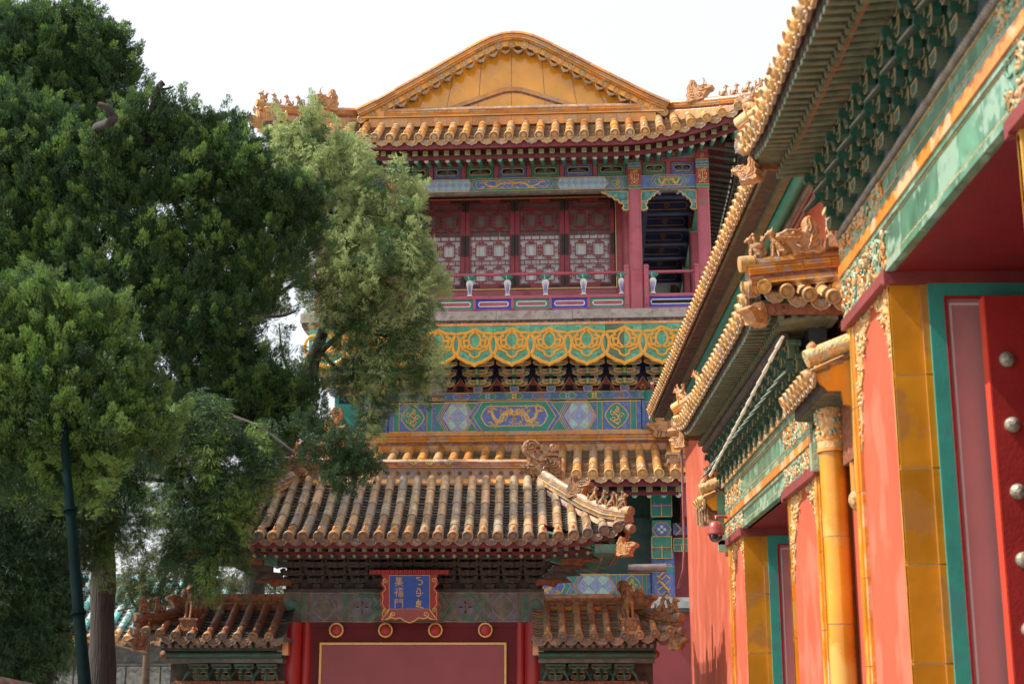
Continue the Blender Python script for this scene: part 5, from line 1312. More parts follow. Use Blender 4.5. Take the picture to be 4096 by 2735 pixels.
def corner_lace(mb, x0, x1, zt, y, flip, h=.95, h2=.16):
    """gilt relief in the top corner of a plaster panel: a long pointed triangle"""
    w = x1-x0
    def X(t): return x0+t*w if not flip else x1-t*w
    P = [(0, 0), (0, -1), (.06, -.93), (.05, -.86), (.14, -.8), (.11, -.7), (.22, -.62), (.19, -.5), (.34, -.42), (.32, -.3), (.52, -.24), (.55, -.14), (.8, -.1), (.82, -.03), (1, 0)]
    P = [(X(a), zt+b*h) for a, b in P]
    mb.prism(P, y+.01, y-.012, 'gl_relief')
    rd = random.Random(5)
    for i in range(46):
        t = rd.random()**1.2; b = -t*.9; a = rd.random()*max(.03, (1-t)**1.7)
        s = rd.uniform(.010, .022); mb.sph((X(a), y-.014, zt+b*h), s, rd.choice(('gl_relief', 'gl_orange', 'gl_relief')), n=6)
def side_gate(label, X, Ya, Yb, Oa, Ob, ho, zo0, zo1, zl, zb, ze, ye, ns, near):
    Yc = (Ya+Yb)/2; t = thing('glazed_gate', label, 'gate', (X, Yc, 0), -PI/2)
    a, b = -(Yb-Yc), -(Ya-Yc); oa, ob = -(Ob-Yc), -(Oa-Yc); D = 3.2
    w_ = MB()
    w_.bx(a, oa, 0, D, 0, zl, 'red_wall'); w_.bx(ob, b, 0, D, 0, zl, 'red_wall'); w_.bx(oa, ob, .02, D, ho+.02, zl, 'red_wall')
    w_.build('wall', t)
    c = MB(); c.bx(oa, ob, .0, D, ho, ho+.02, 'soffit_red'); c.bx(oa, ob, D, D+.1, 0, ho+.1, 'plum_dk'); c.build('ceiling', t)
    for p, q, r0, r1 in ((a-.03, oa, oa, oa+.06), (ob, b+.03, ob-.06, ob)):
        s = MB(); s.bx(p, q, -.075, .02, ho-.06, ho+.015, 'gate_moulding'); s.bx(r0, r1, -.075, D, ho-.08, ho+.012, 'gate_moulding'); s.build('moulding', t)
    for p, q in ((a, a+.14), (b-.14, b)):
        pz = MB(); pilaster(pz, p, p+.09, -.04, .02, 0, ho-.06, 'gl_yellow'); pilaster(pz, p+.09, q, -.025, .02, 0, ho-.06, 'gl_orange'); pz.build('pilaster', t)
    pz = MB(); pilaster(pz, oa-.05, oa+.0, -.03, .01, 0, ho-.06, 'gl_yellow'); pz.build('pilaster', t)
    pz = MB(); pilaster(pz, ob, ob+.05, -.03, .01, 0, ho-.06, 'gl_yellow'); pz.build('pilaster', t)
    # jambs (passage side walls)
    for xs, sg in ((oa, 1), (ob, -1)):
        j = MB()
        def J(y0, y1, th, z0, z1, m): j.bx(xs-.03 if sg > 0 else xs-th, xs+th if sg > 0 else xs+.03, y0, y1, z0, z1, m)
        z = ho-.08
        while z > 0:
            z2 = max(0, z-.62); J(-.03, .165, .012, z2+.005, z-.003, 'gl_yellow_shade'); J(.17, .215, .035, z2+.005, z-.003, 'gl_yellow_shade'); z = z2
        J(-.028, .21, .008, 0, ho-.08, 'joint')
        j.build('jamb', t)
        f = MB()
        def K(y0, y1, th, z0, z1, m): f.bx(xs if sg > 0 else xs-th, xs+th if sg > 0 else xs, y0, y1, z0, z1, m)
        zt = ho-.08
        K(.215, D, .03, 0, zt, 'board_pink'); K(.215, .315, .055, 0, zt, 'teal'); K(.315, D, .055, zt-.09, zt, 'teal')
        K(.315, .328, .06, 0, zt-.09, 'plaque_red'); K(.328, D, .06, zt-.103, zt-.09, 'plaque_red')
        K(.352, .368, .034, 0, zt-.13, 'white_line'); K(.368, .56, .034, zt-.146, zt-.13, 'white_line')
        f.build('side_panel', t)
        # open leaf against the passage wall
        L_ = MB(); y0 = .53; x0_, x1_ = (xs+.10, xs+.20) if sg > 0 else (xs-.20, xs-.10)
        L_.bx(x0_, x1_, y0+.01, y0+1.25, 0, zt-.13, 'door_red'); L_.bx(x0_+.002, x1_-.002, y0, y0+.01, 0, zt-.132, 'door_edge_lit')  # sunlit edge painted as a brighter strip
        lf = L_.build('door_leaf', t)
        xf = x1_ if sg > 0 else x0_; n_ = 0
        for r_ in range(9):
            for k in range(6):
                z = zt-.56-.43*r_
                if z < .3: continue
                sx_ = sg
                if near and sg > 0:
                    st = MB(); st.lathe((xf, y0+.12+.185*k, z), (sx_, 0, 0), [(.05, 0), (.052, .012), (.046, .03), (.03, .048), (.001, .056)], 'stud', 14); st.build('stud', lf)
        if near and sg > 0:
            kn = MB(); kz = zt-2.62
            kn.sph((xf+.02, y0+.28, kz), .085, 'stud', (.7, .9, 1.3)); kn.sph((xf+.05, y0+.28, kz+.08), .05, 'stud'); kn.sph((xf+.03, y0+.22, kz+.15), .035, 'stud'); kn.sph((xf+.03, y0+.34, kz+.15), .035, 'stud')
            kn.tube([(xf+.08, y0+.28+.08*math.cos(q), kz-.12+.09*math.sin(q)) for q in [k*PI/6 for k in range(13)]], .012, 'stud', 6); kn.sph((xf+.06, y0+.28, kz-.0), .04, 'stud'); kn.build('knocker', lf)
        
    # plaster panel corner lace
    for p, q, fl in ((a+.14, oa-.05, False), (ob+.05, b-.14, False)):
        m = (p+q)/2
        g = MB(); corner_lace(g, p, lerp(p, q, .5), ho-.06, 0, False, (.95 if near else .75)); g.build('relief_corner', t)
        g = MB(); corner_lace(g, lerp(p, q, .5), q, ho-.06, 0, True, (.75 if near else .55)); g.build('relief_corner', t)
    # glazed lintel
    l = MB(); yl = -.05
    l.bx(a-.01, b+.01, yl+.03, .03, ho, zl, 'gl_green')
    n = max(3, round((b-a)/.42)); pw = (b-a)/n
    H = zo0-ho
    for i in range(n):
        p, q = a+i*pw+.003, a+(i+1)*pw-.003; end = min(i, n-1-i) < 2
        # lower band: bead, sunk panel
        l.bx(p, q, yl-.01, yl+.03, ho, ho+.05, 'gl_green'); l.bx(p, q, yl, yl+.03, ho+.05, zo0, 'gl_pale' if end else 'gl_green'); l.bx(p, q, yl-.016, yl+.03, zo0-.035, zo0, 'gl_green')
        for z in (ho+.055, zo0-.045): l.bx(p, q, yl-.006, yl, z, z+.008, 'gl_relief')
        l.bx(p, q, yl-.03, yl+.03, zo0+.004, zo1-.01, 'gl_orange')
        l.bx(p, q, yl-.012, yl+.03, zo1+.002, zo1+.06, 'gl_green'); l.bx(p, q, yl-.016, yl, zo1+.062, zo1+.070, 'gl_relief'); l.bx(p, q, yl, yl+.03, zo1+.07, zl-.06, 'gl_pale' if end else 'gl_green')
        l.bx(p, q, yl-.012, yl, zl-.075, zl-.067, 'gl_relief')
        if near: l.bx(p, q, yl-.03, yl+.03, zl-.06, zl, 'faded')
        else: l.bx(p, q, yl-.02, yl+.03, zl-.06, zl, 'gl_pale')
    l.bx(a, b, yl-.0, yl+.03, zo1-.01, zo1+.002, 'black')
    for k in range(int((b-a)/.045)):   # carved strip / little teeth on top
        x = a+.02+k*.045
        if near: l.box((x, yl-.032, zl-.03), (.03, .006, .035), 'old_end', ry=.6)
        elif k % 2 == 0: l.lathe((x, yl-.05, zl-.02), (0, 0, 1), [(.018, 0), (.024, .03), (.012, .07), (.001, .075)], 'gl_relief', 6)
    for p, q in ((a, a+1.35), (b-1.35, b)):
        relief(l, p, q, ho+.03, zo0, yl-.004, 110, rr=.011); relief(l, p, q, zo1+.05, zl-.07, yl-.004, 90, rr=.011)
    l.build('lintel', t)
    # brackets with curled beaks
    zt_ = zb
    hb = zb-zl; n = ns
    b0 = MB(); s = hb
    block(b0, 0, -.03, 0, s*.26, 'brk_green', 'brk_edge')
    for k in range(3):
        yy = -.02-.072*k*(s/.5); zz = s*(.17+.25*k); w0 = s*(.22+.03*k)
        for q, ww in ((0, w0), (1, w0*.8)):
            yq = yy+q*.09*s
            P = [(px, zz+pz) for px, pz in ((-ww, .20*s), (-ww, .12*s), (-ww*.92, .04*s), (-ww*.7, -.03*s), (-ww*.35, -.02*s), (-ww*.2, .05*s), (ww*.2, .05*s), (ww*.35, -.02*s), (ww*.7, -.03*s), (ww*.92, .04*s), (ww, .12*s), (ww, .20*s), (ww*.75, .20*s), (ww*.6, .12*s), (-ww*.6, .12*s), (-ww*.75, .20*s))]
            edged(b0, P, yq+.05*s, yq-.05*s, 'brk_green', 'brk_edge', .018*s)
            for sx in (-1, 1): block(b0, sx*ww*.88, yq, zz+.19*s, s*.16, 'brk_green', 'brk_edge')
        block(b0, 0, yy, zz+.12*s, s*.17, 'brk_green', 'brk_edge')
        M0 = b0.M; b0.M = Matrix.Rotation(-PI/2, 4, 'Z')      # tongue with carved end, seen from the side
        Y0 = yy-.20*s
        Pt = [(.02, zz+.16*s), (.02, zz-.0*s), (yy+.02, zz-.01*s), (yy-.08*s, zz-.03*s), (yy-.13*s, zz+.03*s), (yy-.18*s, zz+.0*s), (Y0, zz+.06*s), (Y0+.02*s, zz+.16*s)]
        b0.prism([(-a_, b_) for a_, b_ in Pt], .045*s, -.045*s, 'brk_green'); b0.stroke(inset([(-a_, b_) for a_, b_ in Pt], .008), .008*s+.002, -.045*s-.001, 'brk_edge', True, .003); b0.M = M0
    yy = -.12; zz = s*.46
    b0.tube([(0, yy+.1, zz+.10*s), (0, yy-.03, zz+.03*s), (0, yy-.10, zz-.10*s), (0, yy-.17, zz-.22*s)], [.055*s, .05*s, .036*s, .012*s], 'brk_green', 4, smooth=False)
    if near: b0.tube([(0, yy-.025, zz+.085*s), (0, yy-.105, zz-.05*s), (0, yy-.178, zz-.205*s)], [.014*s, .024*s, .010*s], 'old_end', 4, smooth=False)  # pale strip along the beak, a highlight painted on
    b0 = b0.build('bracket_set', t)
    for i in range(n):
        bb = b0 if i == 0 else b0.copy()
        if i: sc.collection.objects.link(bb)
        bb.location = (lerp(a+.1, b-.1, i/(n-1)), yl, zl)
    e = MB(); e.bx(a, b, yl, .1, zl, ze, 'paint_dk'); e.tube([(a-.05, yl-.21, zt_+.01), (b+.0, yl-.21, zt_+.01)], .045, 'old_wood', 10)
    e.build('frieze', t)
    # roof
    ea, eb = a-(.12 if near else .12), b+(.30 if not near else .12); hwid = (eb-ea)/2; xm = (ea+eb)/2
    def PR(u, s): f = flare(u-xm, hwid, .12, hwid-.9); return Vector((u, ye-.06*f+s, ze+f*(1-.5*s)+.45*s+.1*s*s))
    def LR(u): e_ = hwid-abs(u-xm); return min(1.5, e_*1.1+.08)
    m = MB(); tile_roof(m, PR, ea, eb, .182, LR, .052, .36, .10, 'tile', 'tile_front'); deck(m, PR, ea, eb, LR, -.05); m.build('roof', t)
    sd_ = MB(Matrix.Translation((eb-.0, 0, 0)) @ Matrix.Rotation(PI/2, 4, 'Z'))     # end facing +x (towards the viewer)
    def PE(u, s): f = flare(min(u-ye, .9)*-1 if u < ye+.9 else 0, .9, 0, 0); return Vector((u, 0+s, ze+.12*max(0, 1-(u-ye)/.9)**2+.45*s))
    tile_roof(sd_, PE, ye, ye+3.0, .19, lambda u: min(1.3, (u-ye)*1.1+.05), .055, .36, .10, 'tile', 'tile_front'); sd_.build('roof', t)
    sd_ = MB(Matrix.Translation((ea, 0, 0)) @ Matrix.Rotation(-PI/2, 4, 'Z'))
    tile_roof(sd_, lambda u, s: Vector((u, s, ze+.12*max(0, 1-(-u-ye)/.9)**2+.45*s)), -ye-3.0, -ye, .19, lambda u: min(1.3, (-u-ye)*1.1+.05), .055, .36, .10, 'tile', 'tile_front', arcn=5); sd_.build('roof', t)
    # eave woodwork in green glaze
    v = MB(); rr_ = .028
    n_ = int((eb-ea)/.2); path = [PR(lerp(ea, eb, i/n_), 0)+Vector((0, .06, -.05)) for i in range(n_+1)]
    sweep(v, path, prof_box(.02, -.07, .05), 'old_wood'); sweep(v, [p+Vector((0, .20, -.115)) for p in path], prof_box(.015, -.03, .05), 'rust' if near else 'old_wood')
    v.bx(ea+.02, eb-.02, ye+.08, .2, ze-.075, ze-.055, 'soffit_board')
    k = 0; x = ea+.05
    while x < eb-.05:
        f = flare(x-xm, hwid, .12, hwid-.9)
        v.box((x, ye+.17, ze+f-.125), (.052, .24, .052), 'soffit_board', rx=.05); v.bx(x-.027, x+.027, ye+.045, ye+.052, ze+f-.155, ze+f-.10, 'gl_pale' if k % 3 else 'old_end')
        v.tube([(x, ye+.22, ze-.175), (x, .1, ze-.12)], .030, 'soffit_board', 7)
        x += .105; k += 1
    for i in range(14): v.bx(eb-.3, eb-.02, ye+.1+i*.11, ye+.15+i*.11, ze-.16, ze-.10, 'soffit_board')
    v.bx(eb-.04, eb, ye+.05, ye+2.5, ze-.12, ze-.03, 'rust'); v.bx(ea, ea+.04, ye+.05, ye+2.5, ze-.12, ze-.03, 'rust')
    v.build('eave', t)
    for xe_, s_ in ((ea, -1), (eb, 1)):
        c = MB(); dragon_head(c, (xe_+s_*.0, ye+.02, ze-.22), (s_*.6, -.8, 0), .20, 'beast', False, .3); c.build('corner_beam', t)
    # end ridge with creatures on the near end (its line runs away from the eave)
    for xe_, s_ in ((eb, 1), (ea, -1)):
        pts = [Vector((xe_-s_*.02-s_*.10*q, ye-.02+1.5*q*(.92 if s_ > 0 else .75), ze+.16+.16*q)) for q in (0, .25, .5, .75, 1)]
        if s_ < 0: pts = [Vector((xe_+.02+.8*q, ye+.8*q, ze+.14+.42*q)) for q in (0, .5, 1)]
        h = MB(); ridge(h, pts, .72, seg=.24); e0 = pts[0]; d_ = (pts[0]-pts[1]).normalized()
        h.tube([e0-d_*.05+Vector((0, 0, .155)), e0+d_*.07+Vector((0, 0, .155))], .066, 'disc', 14); h.tube([e0-d_*.05+Vector((0, 0, -.06)), e0+d_*.04+Vector((0, 0, -.06))], .06, 'disc', 14)
        hr = h.build('hip_ridge', t)
        for k_, (tt, hh, kd) in enumerate(((.05, .22, 1), (.19 if s_ > 0 else .33, .27, 0))):
            p = pts[0].lerp(pts[-1], tt)+Vector((0, 0, .17)); b_ = MB(); beast(b_, p, d_, hh, 'beast', kd); b_.build('ridge_beast', hr)
        p = pts[0].lerp(pts[-1], .36 if s_ > 0 else .62)+Vector((0, 0, .16)); b_ = MB(); dragon_head(b_, p, d_, .33, 'beast', False); b_.build('ridge_dragon', hr)
        if s_ > 0 and not near:
            b_ = MB(); p = pts[0].lerp(pts[-1], .56)+Vector((0, .0, .2)); b_.bx(p.x-.12, p.x+.1, p.y-.1, p.y+.16, p.z, p.z+.1, 'beast'); b_.bx(p.x-.1, p.x+.08, p.y-.05, p.y+.14, p.z+.1, p.z+.34, 'gl_orange'); b_.bx(p.x-.13, p.x+.11, p.y-.1, p.y+.18, p.z+.34, p.z+.38, 'gl_relief')
            relief(b_, p.x-.1, p.x+.08, p.z+.08, p.z+.34, p.y-.06, 24, ('beast', 'gl_relief'), .02); owl_finial(b_, (p.x, p.y+.2, p.z+.2), (0, -1, 0), .35, 'beast', .2, False); b_.build('ridge_finial', t)
    return t, a, b
g1, a1, b1 = side_gate('large red gate at right with green and orange glazed lintel and studded door leaf', 2.5, 5.6, 10.82, 6.9, 9.55, 4.46, 4.80, 4.90, 5.17, 5.70, 5.84, -.72, 13, True)
g2, a2, b2_ = side_gate('smaller red glazed gate behind the big one, with a yellow corner column', 2.45, 11.95, 17.3, 13.4, 16.1, 3.54, 3.74, 3.83, 4.16, 4.62, 4.87, -.56, 16, False)
# round yellow corner columns of the second gate with painted capital
for xq in (b2_+.52,):
    c = MB(); z = 3.57
    c.tube([(xq, -.02, 0), (xq, -.02, 3.9)], .096, 'joint', 20)
    while z > 0:
        c.tube([(xq, -.02, max(0, z-.66)+.005), (xq, -.02, z-.004)], .101, 'gl_yellow', 22); z -= .66
    c.bx(xq-.10, xq-.02, .04, .24, 0, 3.6, 'gl_yellow_shade')
    c.tube([(xq, -.02, 3.57), (xq, -.02, 4.05)], .110, 'gl_relief', 20); 
    for zz, rr_ in ((3.57, .118), (3.66, .115), (3.92, .118), (4.02, .121)): c.tube([(xq, -.02, zz), (xq, -.02, zz+.025)], rr_, 'gl_orange', 20)
    for k in range(30):
        q = random.uniform(-2.6, .8); zz = random.uniform(3.68, 3.9); c.sph((xq+.112*math.cos(q), -.02+.112*math.sin(q), zz), .018, random.choice(('gl_relief', 'gl_orange', 'gl_pale')), n=6)
    c.bx(xq-.32, xq-.24, -.1, .0, 3.62, 3.80, 'gl_green'); c.bx(xq-.23, xq-.15, -.15, -.0, 3.46, 3.68, 'gl_pale'); c.bx(xq+.02, xq+.10, .12, .26, 3.50, 3.74, 'brk_green')
    c.bx(xq-.4, xq+.5, .1, .5, 0, 4.3, 'red_wall')
    c.tube([(xq+.30, .08, 3.18), (xq+.30, .08, 3.75)], .035, 'gl_orange', 10); c.lathe((xq+.30, .08, 3.22), (0, 0, -1), [(.035, 0), (.055, .03), (.06, .07), (.04, .12), (.001, .15)], 'gl_relief', 10)
    c.build('column', g2)
# wing roofs (near and far of the second gate)
def wing(x0, x1, ze, ye, name_end):
    m = MB(); P = lambda u, s: Vector((u, ye+s, ze+.5*s)); tile_roof(m, P, x0, x1, .17, lambda u: .8, .05, .3, .1, 'tile', 'tile_front'); deck(m, P, x0, x1, lambda u: .8, -.04)
    m.tube([(x1+.02, ye-.05, ze+.12), (x1+.02, ye+.5, ze+.34)], .07, 'gl_relief', 10); m.lathe((x1+.02, ye-.0, ze+.17), (0, 0, 1), [(.04, 0), (.045, .05), (.02, .08), (.001, .09)], 'beast', 8)
    m.bx(x0, x1, ye+.06, ye+.10, ze-.13, ze-.02, 'old_wood')
    for k in range(int((x1-x0)/.07)): m.bx(x0+.07*k+.015, x0+.07*k+.055, ye+.08, ye+.6, ze-.14, ze-.10, 'soffit_board')
    if 0: m.prism([(x1-.35, ze-.0), (x1, ze-.0), (x1-.03, ze-.12), (x1-.1, ze-.20), (x1-.14, ze-.32), (x1-.24, ze-.33), (x1-.26, ze-.25), (x1-.35, ze-.2)], ye+.35, ye+.05, 'gl_yellow')
    m.M = Matrix.Translation((x1, 0, 0)) @ Matrix.Rotation(PI/2, 4, 'Z')
    m.prism([(ye+.02, ze+.05), (ye+.42, ze+.16), (ye+.42, ze-.30), (ye+.34, ze-.33), (ye+.30, ze-.24), (ye+.22, ze-.22), (ye+.20, ze-.12), (ye+.10, ze-.12), (ye+.02, ze-.03)], .02, -.03, 'gl_yellow')
    m.M = None
    m.bx(x0, x1, ye+.3, .2, ze-.6, ze-.14, 'rust'); m.build('wing_roof', g2)
wing(b2_-.0, b2_+1.12, 4.05, -.26, '')
wing(a2-.55, a2-.02, 4.02, -.30, '')
m = MB(); beast(m, (a2-.25, -.2, 4.25), (.3, -1, 0), .22, 'beast', 1); dragon_head(m, (a2-.25, .05, 4.2), (0, -1, 0), .34, 'gl_orange', False); m.build('ridge_beast', g2)
m = MB()
for k in range(10): m.bx(a2-.52+.05*k, a2-.49+.05*k, -.34+.01*k, .0, 3.80-.02*(k % 3), 3.98, 'rust' if k % 2 else 'drip')
m.bx(a2-.02, a2+.02, -.15, .1, 3.5, 4.2, 'gl_green'); m.bx(a2-.03, a2+.05, -.16, .0, 4.12, 4.22, 'stone_dk'); m.bx(a2-.05, a2+.02, -.15, 0, 3.42, 3.55, 'gl_green'); m.build('corner_bracket', g2)

# ---- long red wall with tiled eave
lwall = thing('long_wall', 'tall sunlit salmon-red wall with tiled eave behind the two glazed gates', 'wall', (2.75, 17.5, 0), -PI/2)
a, b = -7.0, 6.2
m = MB(); m.bx(a, .18, 0, .9, 0, 6.60, 'red_wall'); m.bx(.18, b, 0, .9, 4.75, 6.60, 'red_wall'); m.build('wall', lwall)
m = MB(); YE, ZE = -.55, 6.52
P = lambda u, s: Vector((u, YE+s, ZE+.42*s+.08*s*s))
tile_roof(m, P, a-.1, b, .19, lambda u: 1.0, .055, .36, .12, 'tile', 'tile_front'); deck(m, P, a-.1, b, lambda u: 1.0, -.05)
m.M = Matrix.Translation((0, .9, 0)) @ Matrix.Scale(-1, 4, (0, 1, 0)); tile_roof(m, P, a-.1, b, .19, lambda u: 1.0, .055, .9, .4, arcn=5); m.M = None
m.build('roof', lwall)
m = MB(); sweep(m, [Vector((a-.1, .45, 7.0)), Vector((b, .45, 7.0))], prof_round(.12, 0, .25), 'glaze_band', .4); m.build('ridge', lwall)
m = MB()
m.bx(a-.08, b, YE+.04, YE+.07, ZE-.09, ZE, 'brk_green'); m.bx(a-.08, b, YE+.07, YE+.22, ZE-.085, ZE-.06, 'old_wood'); m.bx(a-.06, b, YE+.22, YE+.30, ZE-.14, ZE-.06, 'soffit_board'); m.bx(a-.06, b, YE+.30, .0, ZE-.07, ZE-.05, 'old_wood')
m.tube([(a-.05, -.16, ZE-.10), (b, -.16, ZE-.10)], .075, 'teal', 14); m.bx(a, b, -.06, 0, ZE-.16, ZE-.05, 'stone'); 
for y, z in ((-.035, ZE-.20), (-.02, ZE-.26)): m.tube([(a-.01, y, z), (b, y, z)], .022, 'pipe_red', 8)
for k in range(12): m.bx(a+.6*k, a+.6*k+.006, YE+.08, YE+.21, ZE-.088, ZE-.084, 'black')
m.build('eave', lwall)
# downpipes
m = MB(); pts = [atX(1495, 878, 2.25), atX(1500, 900, 2.3), atX(1517, 925, 2.4), atX(1535, 945, 2.5), atX(1548, 962, 2.65)]
m.tube(pts, .030, 'pipe_red', 8); o = m.build('downpipe'); tag(o, 'bent brown downpipe at the far end of the long wall eave', 'downpipe')
m = MB(); pts = [Vector((2.70, 24.55, 6.3)), Vector((2.70, 24.55, 4.3)), Vector((2.68, 24.6, 3.9)), Vector((2.6, 24.75, 3.6))]
m.tube(pts, .022, 'pipe_red', 8); o = m.build('downpipe'); tag(o, 'thin dark red pipe running down the edge of the salmon wall', 'downpipe')
# security camera
m = MB(); p = atX(1641, 1212, 2.22); 
m.lathe(p+Vector((0, 0, .0)), (0, 0, -1), [(.001, -.09), (.045, -.085), (.075, -.055), (.09, -.01), (.094, .04), (.098, .05), (.098, .065), (.08, .07)], 'cam_body', 20); m.tube([p+Vector((0, 0, .07)), p+Vector((0, 0, .14)), p+Vector((.12, .1, .15)), p+Vector((.25, .2, .15))], .02, 'cam_body', 8)
k_ = MB(); k_.sph(p+Vector((0, 0, -.075)), .08, 'cam_glass', n=18); k_.sph(p+Vector((-.015, -.05, -.085)), .038, 'black', n=10); k_.sph(p+Vector((-.05, -.055, -.08)), .014, 'pipe', n=8); k_.sph(p+Vector((.03, -.07, -.08)), .014, 'pipe', n=8)
o = m.build('security_camera'); tag(o, 'maroon dome security camera hanging at the far corner of the second gate', 'camera'); k_.build('dome', o)
# pale knotted rope along the bracket row
m = MB(); A, B = atX(1795, 772, 1.98), atX(1627, 1092, 2.12); n = 15
for i in range(n):
    p, q, e_ = A.lerp(B, i/n), A.lerp(B, (i+.80)/n), A.lerp(B, (i+1)/n)
    m.tube([p, q], [.012, .019], 'rope', 6); m.tube([q, e_], .006, 'rope', 5)
o = m.build('rope'); tag(o, 'pale segmented cable strung along the green brackets of the second gate', 'cable')

# ================================================================ ground, left background, trees
g = MB(); g.add([(-400, -60, 0), (400, -60, 0), (400, 900, 0), (-400, 900, 0)], [(0, 1, 2, 3)], 'ground'); struct(g.build('ground'))
# ---- distant hall with turquoise tiles
bh = thing('background_hall', 'distant low hall with turquoise and yellow tiles behind the tree trunk', 'hall')
p0 = at(-40, 1470, 36); p1 = at(480, 1470, 36); zt = at(260, 1465, 36).z
m = MB(); P = lambda u, s: Vector((u, 36+s, zt+.55*s)); tile_roof(m, P, p0.x, p1.x, .30, lambda u: 3.2, .085, .4, .2, 'tile_teal', 'tile_front', 'pan_old', nail='glaze'); deck(m, P, p0.x, p1.x, lambda u: 3.2); m.build('roof', bh)
m = MB(); m.bx(p0.x, p1.x, 36.5, 39, 0, zt-.05, 'grey_brick')
for i in range(40):
    x = p0.x+i*.42; m.bx(x+.02, x+.40, 36.46, 36.5, zt-1.05, zt-.62, 'grey_pale'); m.bx(x+.05, x+.36, 36.44, 36.46, zt-1.42, zt-1.14, 'grey_pale'); m.plate(cart(x+.08, x+.33, zt-1.38, zt-1.19), 36.435, 'paint_dk')
    m.stroke([(x+.08, zt-.75), (x+.15, zt-.68), (x+.22, zt-.75), (x+.3, zt-.68)], .012, 36.455, 'grey_brick'); m.bx(x, x+.42, 36.45, 36.5, zt-.60, zt-.55, 'faded')
m.bx(p0.x, p1.x, 36.2, 36.5, zt-.12, zt, 'faded'); m.build('wall', bh)
# ---- near wall coping, bottom left
m = MB(); A = at(-60, 1531, 11.0); B = at(140, 1574, 12.6); d = (B-A)
for i in range(9):
    a_, b_ = A.lerp(B, i/9), A.lerp(B, (i+.985)/9); sweep(m, [a_, b_], prof_round(.10, -.17, .15, 8), 'cop_red'); sweep(m, [a_, b_], prof_box(.13, -.26, -.17), 'cop_red')
m2 = MB(); k = [A+Vector((0, 0, -.26)), B+Vector((0, 0, -.26)), Vector((B.x, B.y, 0)), Vector((A.x, A.y, 0))]
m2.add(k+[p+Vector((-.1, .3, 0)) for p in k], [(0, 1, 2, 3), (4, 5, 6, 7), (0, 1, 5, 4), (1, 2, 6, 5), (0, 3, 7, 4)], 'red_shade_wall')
o = m2.build('garden_wall'); tag(o, 'low wall with dark red-brown tile coping in the bottom left corner', 'wall'); c_ = m.build('coping', o)
# ---- leaning lamp post
m = MB(); a_, b_ = at(143, 955, 14.75), at(196, 1590, 14.2)
m.tube([b_, a_], [.062, .040], 'lamp_green', 16)
for t in (.35, .72): p = a_.lerp(b_, t); m.tube([p, p+(b_-a_).normalized()*.03], .073, 'lamp_green', 16)
o = m.build('lamp_post'); bpy.context.view_layer.update(); tag(o, 'dark green metal post leaning in front of the left tree trunk', 'post')
m = MB(); dn = (b_-a_).normalized(); base = b_+dn*(b_.z/abs(dn.z)); m.tube([base, b_], [.066, .062], 'lamp_green', 16); m.lathe((base.x, base.y, 0), (0, 0, 1), [(.2, 0), (.2, .08), (.12, .2), (.085, .3)], 'lamp_green', 16); m.build('post_base', o)

# ---- foliage
def tuft(kind, rng, n=60):
    """template: list of small blades (triangles) in a unit tuft (height 1, axis z)"""
    V = []
    for i in range(n):
        if kind == 'up':
            h = rng.random()**.8*.85; rad = .42*(1-h)**.6*rng.random()**.5; a = rng.random()*2*PI
            base = np.array([rad*math.cos(a), rad*math.sin(a), h]); dr = np.array([math.cos(a)*.55, math.sin(a)*.55, .9+rng.random()*.5])
            L = .17+.15*rng.random(); wd = .040
            nb = 6
        elif kind == 'droop':
            a = rng.random()*2*PI; rr = rng.random()**.6*.55; base = np.array([rr*math.cos(a), rr*math.sin(a), .35*rng.random()])
            dr = np.array([math.cos(a)*.55, math.sin(a)*.55, -.75+rng.random()*.7]); L = .30+.28*rng.random(); wd = .030; nb = 7
        else:
            a = rng.random()*2*PI; ph = math.acos(1-2*rng.random()); base = .35*rng.random()**.5*np.array([math.sin(ph)*math.cos(a), math.sin(ph)*math.sin(a), math.cos(ph)])
            dr = base/np.linalg.norm(base)+np.array([0, 0, .25]); L = .22+.2*rng.random(); wd = .045; nb = 5
        dr = dr/np.linalg.norm(dr)
        s1 = np.cross(dr, rng.normal(size=3)); s1 /= np.linalg.norm(s1)
        for k in range(nb):
            t = k/nb; st = base+dr*L*t*.8
            side = (1 if k % 2 else -1)*(.75 if k < nb-1 else 0)
            d2 = dr+s1*side+rng.normal(size=3)*.15; d2 /= np.linalg.norm(d2)
            l2 = L*(.55-.25*t); s2 = np.cross(d2, rng.normal(size=3)); s2 /= np.linalg.norm(s2)
            V.append([st-s2*wd*.5, st+s2*wd*.5, st+d2*l2])
            if k == nb-1: V.append([st-s1*wd*.4, st+s1*wd*.4, st+dr*l2*1.2])
    return np.array(V)          # (m,3,3)
TPL = {k: [tuft(k, RNG, n) for _ in range(5)] for k, n in (('up', 64), ('droop', 34), ('ball', 40))}
